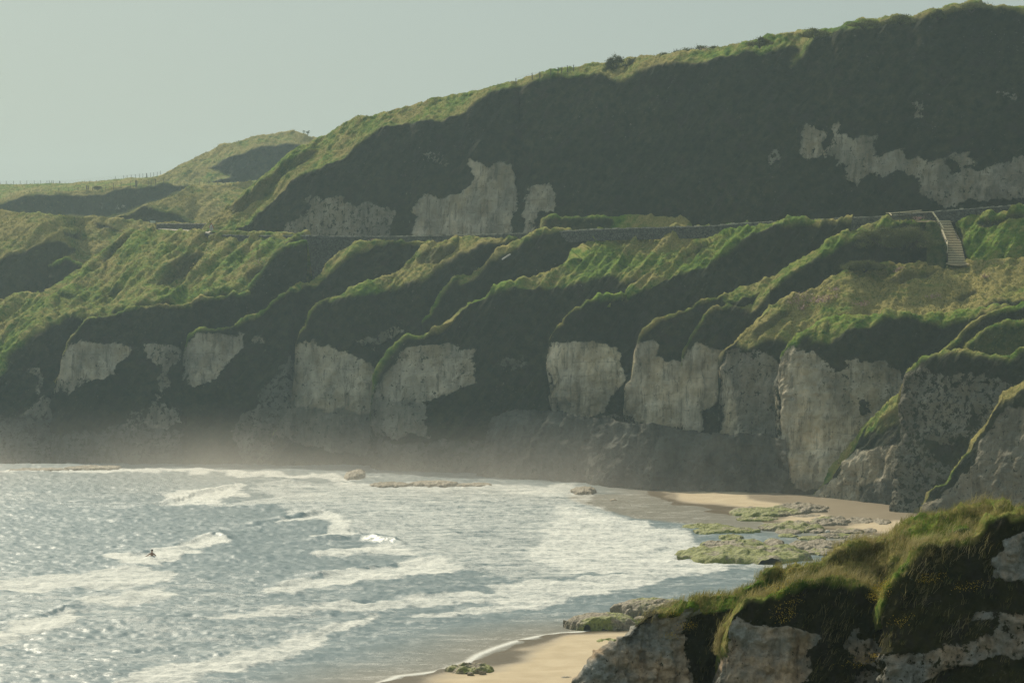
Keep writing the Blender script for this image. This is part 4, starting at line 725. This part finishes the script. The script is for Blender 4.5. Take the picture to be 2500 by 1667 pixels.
# warning sign
ws = empty('warning_sign', tuple(P(516, 572, 374.5))); tag(ws, 'triangular red bordered warning sign with white plate below', 'road sign'); off = Vector(ws.location)
m = MB(); m.tube([Vector(P(515.8, 574, 374.6))-off, Vector(P(515.8, 546, 374.6))-off], .035, 8); m.build('post', simple('galvanised', (.35, .35, .34)), ws)
def tri(h, y, name, mat):
    c = Vector(P(516, 552.0, 374.5))-off; pr = [(-h, -h*.577), (h, -h*.577), (0, h*1.155)]; m = MB()
    m.add([c+Vector((x, y, z)) for x, z in pr]+[c+Vector((x, y+.012, z)) for x, z in pr], [(0, 1, 2), (5, 4, 3), (0, 3, 4, 1), (1, 4, 5, 2), (2, 5, 3, 0)]); m.build(name, mat, ws)
tri(.40, 0, 'sign_border', simple('sign_red', (.45, .05, .04), (.4, .05, .04))); tri(.27, -.012, 'sign_face', simple('sign_white', (.75, .75, .72)))
M_SYM = simple('sign_black', (.02, .02, .02)); c = Vector(P(516, 552.0, 374.5))-off; m = MB()
m.add([c+Vector((x, -.02, z)) for x, z in [(.02, -.12), (.15, -.12), (.15, .06), (.10, .02), (.06, -.04)]], [(0, 1, 2, 3, 4)]); m.box(c+Vector((-.05, -.02, -.08)), (.035, .004, .03)); m.box(c+Vector((-.01, -.02, .02)), (.03, .004, .025)); m.build('symbol', M_SYM, ws)
m = MB(); m.box(Vector(P(516, 559.0, 374.5))-off, (.27, .01, .24)); m.build('plate', simple('plate_white', (.66, .66, .62)), ws)
m = MB()
for k in range(4): m.box(Vector(P(516, 559.0, 374.5))-off+Vector((0, -.016, .15-.1*k)), (.20-.03*(k % 2), .003, .018))
m.build('plate_text', M_SYM, ws)

# leaf clump bushes
M_LEAF = NT('leaves'); t = M_LEAF; n = t.noise(2.0, 3); t.set(t.b.inputs['Base Color'], t.mix(t.rng(n, .35, .65), (.035, .048, .012), (.10, .10, .03))); t.b.inputs['Roughness'].default_value = .7
tr = t.n.new('ShaderNodeBsdfTranslucent'); tr.inputs[0].default_value = (.12, .14, .03, 1); mx = t.n.new('ShaderNodeMixShader'); mx.inputs[0].default_value = .3
t.l.new(t.b.outputs[0], mx.inputs[1]); t.l.new(tr.outputs[0], mx.inputs[2]); t.l.new(mx.outputs[0], t.out.inputs[0]); M_LEAF = t.m
M_BARK = simple('bark', (.06, .05, .035))
def bush(name, cx, cy, Y, wd, ht, lean, n, label, cat, seed, sparse=1.0):
    r = np.random.default_rng(seed); ht *= 1.5 if name == 'bush' else 1; base = P(cx, cy, Y)-np.array([0, 0, .75 if name == 'bush' else 0]); root = empty(name, tuple(base)); tag(root, label, cat)
    m = MB(); tips = []
    for k in range(9):
        a = r.uniform(0, 6.28); l = r.uniform(.3, .48); tip = Vector((math.cos(a)*wd*l+lean*ht*.7, math.sin(a)*wd*.35, ht*r.uniform(.6, 1.0)))
        mid = tip*.5+Vector((r.uniform(-.1, .1), 0, .1)); m.tube([Vector((0, 0, -.3)), mid, tip], [.05, .035, .012], 5); tips.append(np.array(tip))
    m.build('branches', M_BARK, root)
    cl = r.normal(size=(26, 3)); cl /= np.linalg.norm(cl, axis=1, keepdims=True); cl *= r.uniform(.35, 1, (26, 1))**.5
    cl[:, 2] = np.abs(cl[:, 2]); cc = cl*np.array([wd/2, wd*.35, ht])+np.array([0, 0, .1]); cc[:, 0] += lean*cc[:, 2]
    if sparse < 1: cc = np.array([tips[i % 9] for i in range(26)])
    q = cc[r.integers(0, 26, n)]+r.normal(size=(n, 3))*np.array([wd, wd*.7, ht])*.085*sparse
    s = .09; d1 = r.normal(size=(n, 3)); d1 /= np.linalg.norm(d1, axis=1, keepdims=True); d2 = np.cross(d1, r.normal(size=(n, 3))); d2 /= np.linalg.norm(d2, axis=1, keepdims=True)
    V = np.stack([q-d1*s, q+d2*s*.5, q+d1*s, q-d2*s*.5], 1).reshape(-1, 3); me = npmesh('foliage', V, np.arange(4*n).reshape(-1, 4), smooth=False); newobj('foliage', me, root, M_LEAF)
bush('bush', 1502, 158, 352, 2.6, 1.35, .0, 3500, 'round dark bush standing proud of the big hill skyline, twiggy on its left', 'bush', 1)
bush('bush', 1546, 150, 351, 3.0, .8, .5, 3000, 'low yellowish bush right of the round skyline bush', 'bush', 2)
bush('bush', 1600, 142, 350, 3.6, .9, .9, 3500, 'wind sheared bush with flat sloping top in the middle of the skyline row', 'bush', 3)
bush('bush', 1650, 133, 349, 3.6, 1.1, 1.0, 3500, 'tallest wedge shaped wind sheared bush on the skyline', 'bush', 4)
bush('bush', 1690, 131, 348, 3.4, 1.2, .8, 3500, 'blunt ended dark bush right of the wedge shaped bush', 'bush', 5)
bush('bush', 1744, 124, 347, 2.8, .8, .2, 3000, 'rounded bush beside the pink flowers on the skyline', 'bush', 6)
for i, (x, y, wd, lb) in enumerate([(1855, 100, 3.5, 'low scrub mound on the skyline left of the hill spur'), (1990, 78, 4, 'low scrub mound at the head of the lit hill spur'), (2110, 55, 4.5, 'dark scrub mound right of the hill spur'), (2200, 44, 4, 'dark scrub mound second right of the hill spur'), (2290, 32, 2, 'small spiky bush just left of the hill top'), (2372, 14, 5, 'broad scrub mound on the very top of the hill'), (2460, 24, 3.5, 'scrub mound at the right end of the skyline')]):
    bush('bush', x, y, 340-.008*x, wd, .7, .2, 3200, lb, 'bush', 20+i)
bush('small_tree', 750, 338, 636, 2.6, 1.9, -.5, 500, 'sparse bare little tree on the far hill skyline', 'tree', 9, .5)
bush('bush', 240, 457, 590, 2.4, .7, .0, 1500, 'dark bramble clump in the far green field', 'bush', 10)
for i, (x, y, wd, ht, lb) in enumerate([(2150, 600, 6, 2, 'dark bramble thicket on the shaded bank left of the stairs'), (2225, 600, 6, 2.4, 'leafy bramble thicket right beside the stairs foot bank'), (2110, 660, 5, 1.2, 'grey green thicket where bank meets the meadow')]):
    bush('shrub', x, y, 293.5, wd, ht, .1, 9000, lb, 'shrub', 40+i)

# swimmer
sw_ = bpy.data.meshes.new('person'); Yw = float(YZ(1356, .1)); bx, by_, bz_ = [float(a) for a in P(371, 1352, Yw)]
pts = [((0, 0, -.35), .15), ((0, 0, -.05), .16), ((0, 0, .10), .09), ((0, 0, .17), .055), ((0, 0, .25), .085), ((0, .01, .33), .095), ((0, .01, .40), .05),
       ((-.19, 0, .03), .07), ((-.36, -.06, -.08), .05), ((-.5, -.16, -.16), .038), ((-.58, -.22, -.18), .035), ((.19, 0, .02), .07), ((.34, -.05, -.12), .05), ((.42, -.2, -.22), .038)]
sw_.from_pydata([p for p, r in pts], [(0, 1), (1, 2), (2, 3), (3, 4), (4, 5), (5, 6), (2, 7), (7, 8), (8, 9), (9, 10), (2, 11), (11, 12), (12, 13)], [])
po = newobj('person', sw_, None, simple('skin', (.30, .17, .11), (.24, .13, .08), 6, .5)); po.location = (bx, by_, bz_-.02)
tag(po, 'swimmer with dark wet hair, head and shoulders above the breaking wave', 'person')
md = po.modifiers.new('skin', 'SKIN'); sw_.skin_vertices[0].data[0].use_root = True
for i, (p, r_) in enumerate(pts): sw_.skin_vertices[0].data[i].radius = (r_, r_)
ss = po.modifiers.new('sub', 'SUBSURF'); ss.levels = 2; ss.render_levels = 2
hb_ = bmesh.new(); bmesh.ops.create_uvsphere(hb_, u_segments=16, v_segments=12, radius=.118)
for v_ in hb_.verts: v_.co = Vector((v_.co.x*.92, v_.co.y*1.05+.02, v_.co.z*1.08)); v_.co.z = max(v_.co.z, -.07 if v_.co.y > -.02 else .0)
hm = bpy.data.meshes.new('hair'); hb_.to_mesh(hm); ho = newobj('hair', hm, po, simple('hair', (.02, .017, .012), (.012, .01, .008), 20, .4)); ho.location = (0, .01, .335)

# ================================================================ grass tufts and flowers
def blades(V0, hgt, wid, n_each, lean, rng, seg=1):
    n = len(V0); o = np.repeat(V0, n_each, 0)+rng.normal(size=(n*n_each, 3))*np.array([1, 1, .0])*(hgt*.28); N = len(o)
    a = rng.uniform(0, 2*np.pi, N); d = np.stack([np.cos(a), np.sin(a), 0*a], -1); h = hgt*rng.uniform(.45, 1.15, N)
    l = np.array(lean)[None]*rng.uniform(.2, 1.3, (N, 1))+rng.normal(size=(N, 3))*np.array([.28, .28, 0]); tip = o+np.stack([l[:, 0]*h, l[:, 1]*h, h*(1-.25*np.abs(l[:, 0]))], -1)
    w_ = d*(wid/2)
    if seg == 1:
        V = np.stack([o-w_, o+w_, tip], 1).reshape(-1, 3); return V, np.arange(3*N).reshape(-1, 3)
    mid = o*.5+tip*.5+np.stack([-l[:, 0]*h*.16, -l[:, 1]*h*.16, h*.10], -1)
    V = np.stack([o-w_, o+w_, mid+w_*.75, tip, mid-w_*.75], 1).reshape(-1, 3); i = np.arange(N)[:, None]*5
    return V, np.concatenate([i+[0, 1, 2], i+[0, 2, 4], i+[4, 2, 3]], 0)
def grassmat(name, c1, c2, sc, trans=.45):
    t = NT(name); n = t.noise(sc, 4, .7); n2 = t.noise(sc*6, 2); col = t.mix(t.rng(t.math('ADD', t.math('MULTIPLY', n, .6), t.math('MULTIPLY', n2, .4)), .42, .60), c1, c2)
    t.set(t.b.inputs['Base Color'], col); t.b.inputs['Roughness'].default_value = .6; t.b.inputs['Specular IOR Level'].default_value = .25
    tr = t.n.new('ShaderNodeBsdfTranslucent'); t.l.new(t.mix(.5, col, (.20, .22, .05)), tr.inputs[0]); mx = t.n.new('ShaderNodeMixShader'); mx.inputs[0].default_value = trans
    t.l.new(t.b.outputs[0], mx.inputs[1]); t.l.new(tr.outputs[0], mx.inputs[2]); t.l.new(mx.outputs[0], t.out.inputs[0]); return t.m
M_GF = grassmat('grass_far', (.07, .11, .018), (.27, .23, .085), .5, .4); M_GN = grassmat('grass_near', (.08, .10, .018), (.40, .30, .15), 1.2, .5)
rg = np.random.default_rng(5); VF, FF, VN, FN, VS, FS = [], [], [], [], [], []; of = on = os_ = 0
for W, wt, dens, near in TUFTS:
    du = np.linalg.norm(W[:-1, 1:]-W[:-1, :-1], axis=-1); dv = np.linalg.norm(W[1:, :-1]-W[:-1, :-1], axis=-1); ar = du*dv*np.clip(wt[:-1, :-1], 0, 1)
    ar[-4:] *= .3
    dn = (60 if near else dens*.55); tot = int(min(ar.sum()*dn, 30000 if near else 14000)); 
    if tot < 10: continue
    p = (ar/ar.sum()).ravel(); idx = rg.choice(len(p), tot, p=p); r_, c_ = np.divmod(idx, ar.shape[1]); f1, f2 = rg.random((tot, 1)), rg.random((tot, 1))
    q = W[r_, c_]*(1-f1)*(1-f2)+W[r_+1, c_]*f1*(1-f2)+W[r_, c_+1]*(1-f1)*f2+W[r_+1, c_+1]*f1*f2
    if near: V, Fc = blades(q, .19, .008, 7, (.55, -.1, 0), rg, 2); VN.append(V); FN.append(Fc+on); on += len(V)
    else: V, Fc = blades(q-np.array([0, 0, .05]), .25 if W[0, 0, 1] < 390 else .5, .07, 5, (.35, -.1, 0), rg, 1); VF.append(V); FF.append(Fc+of); of += len(V)
print('blades', of, on)
o = newobj('grass', npmesh('grass', np.concatenate(VF), np.concatenate(FF), smooth=False), None, M_GF); tag(o, 'tussocky green and straw coloured grass over the cliff tops', 'grass', kind='stuff')
for W, wt, dens, near in TUFTS:
    if not near: continue
    du = np.linalg.norm(W[:-1, 1:]-W[:-1, :-1], axis=-1); dv = np.linalg.norm(W[1:, :-1]-W[:-1, :-1], axis=-1); cl = np.clip(fbm(W[:-1, :-1], .8, 3, 97)*3, 0, 1)
    ar = du*dv*np.clip(wt[:-1, :-1], 0, 1)*cl; tot = 2600; p = (ar/ar.sum()).ravel(); idx = rg.choice(len(p), tot, p=p); r_, c_ = np.divmod(idx, ar.shape[1])
    V, Fc = blades(W[r_, c_], .30, .007, 5, (.75, -.1, 0), rg, 2); VS.append(V); FS.append(Fc+os_); os_ += len(V)
o = newobj('grass', npmesh('grass', np.concatenate(VS), np.concatenate(FS), smooth=False), None, grassmat('grass_straw', (.34, .27, .13), (.55, .45, .27), 2, .5)); tag(o, 'long pale straw stems standing above the foreground turf', 'grass', kind='stuff')
o = newobj('grass', npmesh('grass', np.concatenate(VN), np.concatenate(FN), smooth=False), None, M_GN); tag(o, 'long wind blown grass on the foreground bluff', 'grass', kind='stuff')

# flowers: small petals scattered on the surfaces inside photo-traced patches
def project(W):
    d = W-np.array([0, 0, CAMZ]); a = d[..., 1]*cp-d[..., 2]*sp; u = d[..., 0]/a; v = (d[..., 2]*cp+d[..., 1]*sp)/a
    return CX+u*F, CY-v*F
def flowers(polys, size, col, near_, label, lift):
    r = np.random.default_rng(11); Q = []
    for W, wt, dens, near in TUFTS:
        if near != near_: continue
        qx, qy = project(W)
        for n, poly in polys:
            m = inpoly(qx, qy, poly); idx = np.argwhere(m)
            if len(idx) < 3: continue
            if not near_:                                    # only the surface nearest the camera
                if W[..., 1][m].mean() > 420: continue
            k = idx[r.integers(0, len(idx), n)]; p = W[k[:, 0], k[:, 1]]+r.normal(size=(n, 3))*np.array([.25, .2, .0])*(.3 if near_ else 1)
            p[:, 2] += lift*r.uniform(.4, 1.2, n); Q.append(p)
    Q = np.concatenate(Q); n = len(Q); d1 = r.normal(size=(n, 3)); d1 /= np.linalg.norm(d1, axis=1, keepdims=True); d2 = np.cross(d1, r.normal(size=(n, 3))); d2 /= np.linalg.norm(d2, axis=1, keepdims=True)
    s_ = size*r.uniform(.5, 1.2, (n, 1)); V = np.stack([Q-d1*s_, Q+d2*s_, Q+d1*s_, Q-d2*s_], 1).reshape(-1, 3)
    o = newobj('flowers', npmesh('flowers', V, np.arange(4*n).reshape(-1, 4), smooth=False), None, simple('petals', col, tuple(c*.8 for c in col), 3, .7)); tag(o, label, 'flowers', kind='stuff')
def q4(x0, y0, x1, y1, s=.25): w_, h_ = x1-x0, y1-y0; return [(x0, y1-h_*s), (x0+w_*.3, y0+h_*s), (x1, y0), (x1-w_*.1, y0+h_*.6), (x0+w_*.5, y1)]
flowers([(200, q4(1920, 715, 1978, 752)), (260, q4(1972, 724, 2045, 745)), (90, q4(1950, 750, 1965, 762)), (90, q4(2180, 658, 2206, 668)), (60, q4(2028, 706, 2050, 716)), (90, q4(2264, 722, 2296, 733)), (110, q4(2088, 738, 2125, 752)), (50, q4(2398, 674, 2412, 684)),
         (90, q4(2226, 534, 2258, 543)), (40, q4(500, 606, 522, 620)), (50, q4(598, 636, 645, 655)), (25, q4(900, 586, 915, 592)), (60, q4(2245, 595, 2268, 610)), (40, q4(1712, 118, 1735, 128))], .08, (.50, .31, .28), False, 'pink flower clusters scattered over the grassy cliff tops', .35)
flowers([(80, [(468, 656), (540, 608), (548, 616), (480, 664)]), (30, q4(560, 640, 640, 660))], .09, (.55, .45, .05), False, 'thin streak of yellow flowers on the left grassy slope', .3)
flowers([(520, q4(1627, 1500, 1650, 1518)), (260, q4(1654, 1526, 1696, 1546)), (160, q4(1622, 1552, 1645, 1568)), (300, q4(1855, 1422, 1950, 1464)), (420, q4(1882, 1463, 1950, 1532)), (600, q4(2120, 1424, 2172, 1480)), (220, q4(2234, 1406, 2310, 1434)), (160, q4(2180, 1508, 2220, 1542)), (220, q4(2046, 1608, 2140, 1642)), (160, q4(2322, 1425, 2400, 1455)), (200, q4(1890, 1385, 1960, 1420))],
        .011, (.62, .42, .03), True, 'small yellow flowers on the foreground bluff', .12)
# ================================================================ air
hz = bpy.data.materials.new('haze'); hz.use_nodes = True; nt = hz.node_tree; nt.nodes.remove(nt.nodes['Principled BSDF'])
pv = nt.nodes.new('ShaderNodeVolumePrincipled'); pv.inputs['Density'].default_value = .00028; pv.inputs['Color'].default_value = (.64, .85, .95, 1); pv.inputs['Anisotropy'].default_value = .35
nt.links.new(pv.outputs[0], nt.nodes['Material Output'].inputs['Volume'])
m = MB(); m.box((0, 390, 41.5), (1020, 660+190, 47)); o = m.build('haze', hz); o['kind'] = 'stuff'

ms = bpy.data.materials.new('spray'); ms.use_nodes = True; nt = ms.node_tree; nt.nodes.remove(nt.nodes['Principled BSDF'])
pv = nt.nodes.new('ShaderNodeVolumePrincipled'); pv.inputs['Color'].default_value = (.95, .88, .80, 1); pv.inputs['Anisotropy'].default_value = .45
ge = nt.nodes.new('ShaderNodeNewGeometry'); sx = nt.nodes.new('ShaderNodeSeparateXYZ'); nt.links.new(ge.outputs['Position'], sx.inputs[0])
def mth(op, a, b):
    n = nt.nodes.new('ShaderNodeMath'); n.operation = op; n.use_clamp = op == 'MULTIPLY'
    for i, x in enumerate((a, b)):
        if isinstance(x, bpy.types.NodeSocket): nt.links.new(x, n.inputs[i])
        else: n.inputs[i].default_value = x
    return n.outputs[0]
fz = nt.nodes.new('ShaderNodeMapRange'); nt.links.new(sx.outputs[2], fz.inputs[0]); fz.inputs[1].default_value = 0; fz.inputs[2].default_value = 10; fz.inputs[3].default_value = 1; fz.inputs[4].default_value = 0
nz = nt.nodes.new('ShaderNodeTexNoise'); nt.links.new(ge.outputs['Position'], nz.inputs['Vector']); nz.inputs['Scale'].default_value = .045; nz.inputs['Detail'].default_value = 2
nr_ = nt.nodes.new('ShaderNodeMapRange'); nt.links.new(nz.outputs[0], nr_.inputs[0]); nr_.inputs[1].default_value = .28; nr_.inputs[2].default_value = .66
d = mth('MULTIPLY', mth('MULTIPLY', fz.outputs[0], fz.outputs[0]), nr_.outputs[0]); d = mth('MULTIPLY', d, .015)
nt.links.new(d, pv.inputs['Density']); nt.links.new(pv.outputs[0], nt.nodes['Material Output'].inputs['Volume'])
m = MB(); m.box((-5, 297, 4.9), (88, 31, 5.1)); o = m.build('spray', ms); o['kind'] = 'stuff'
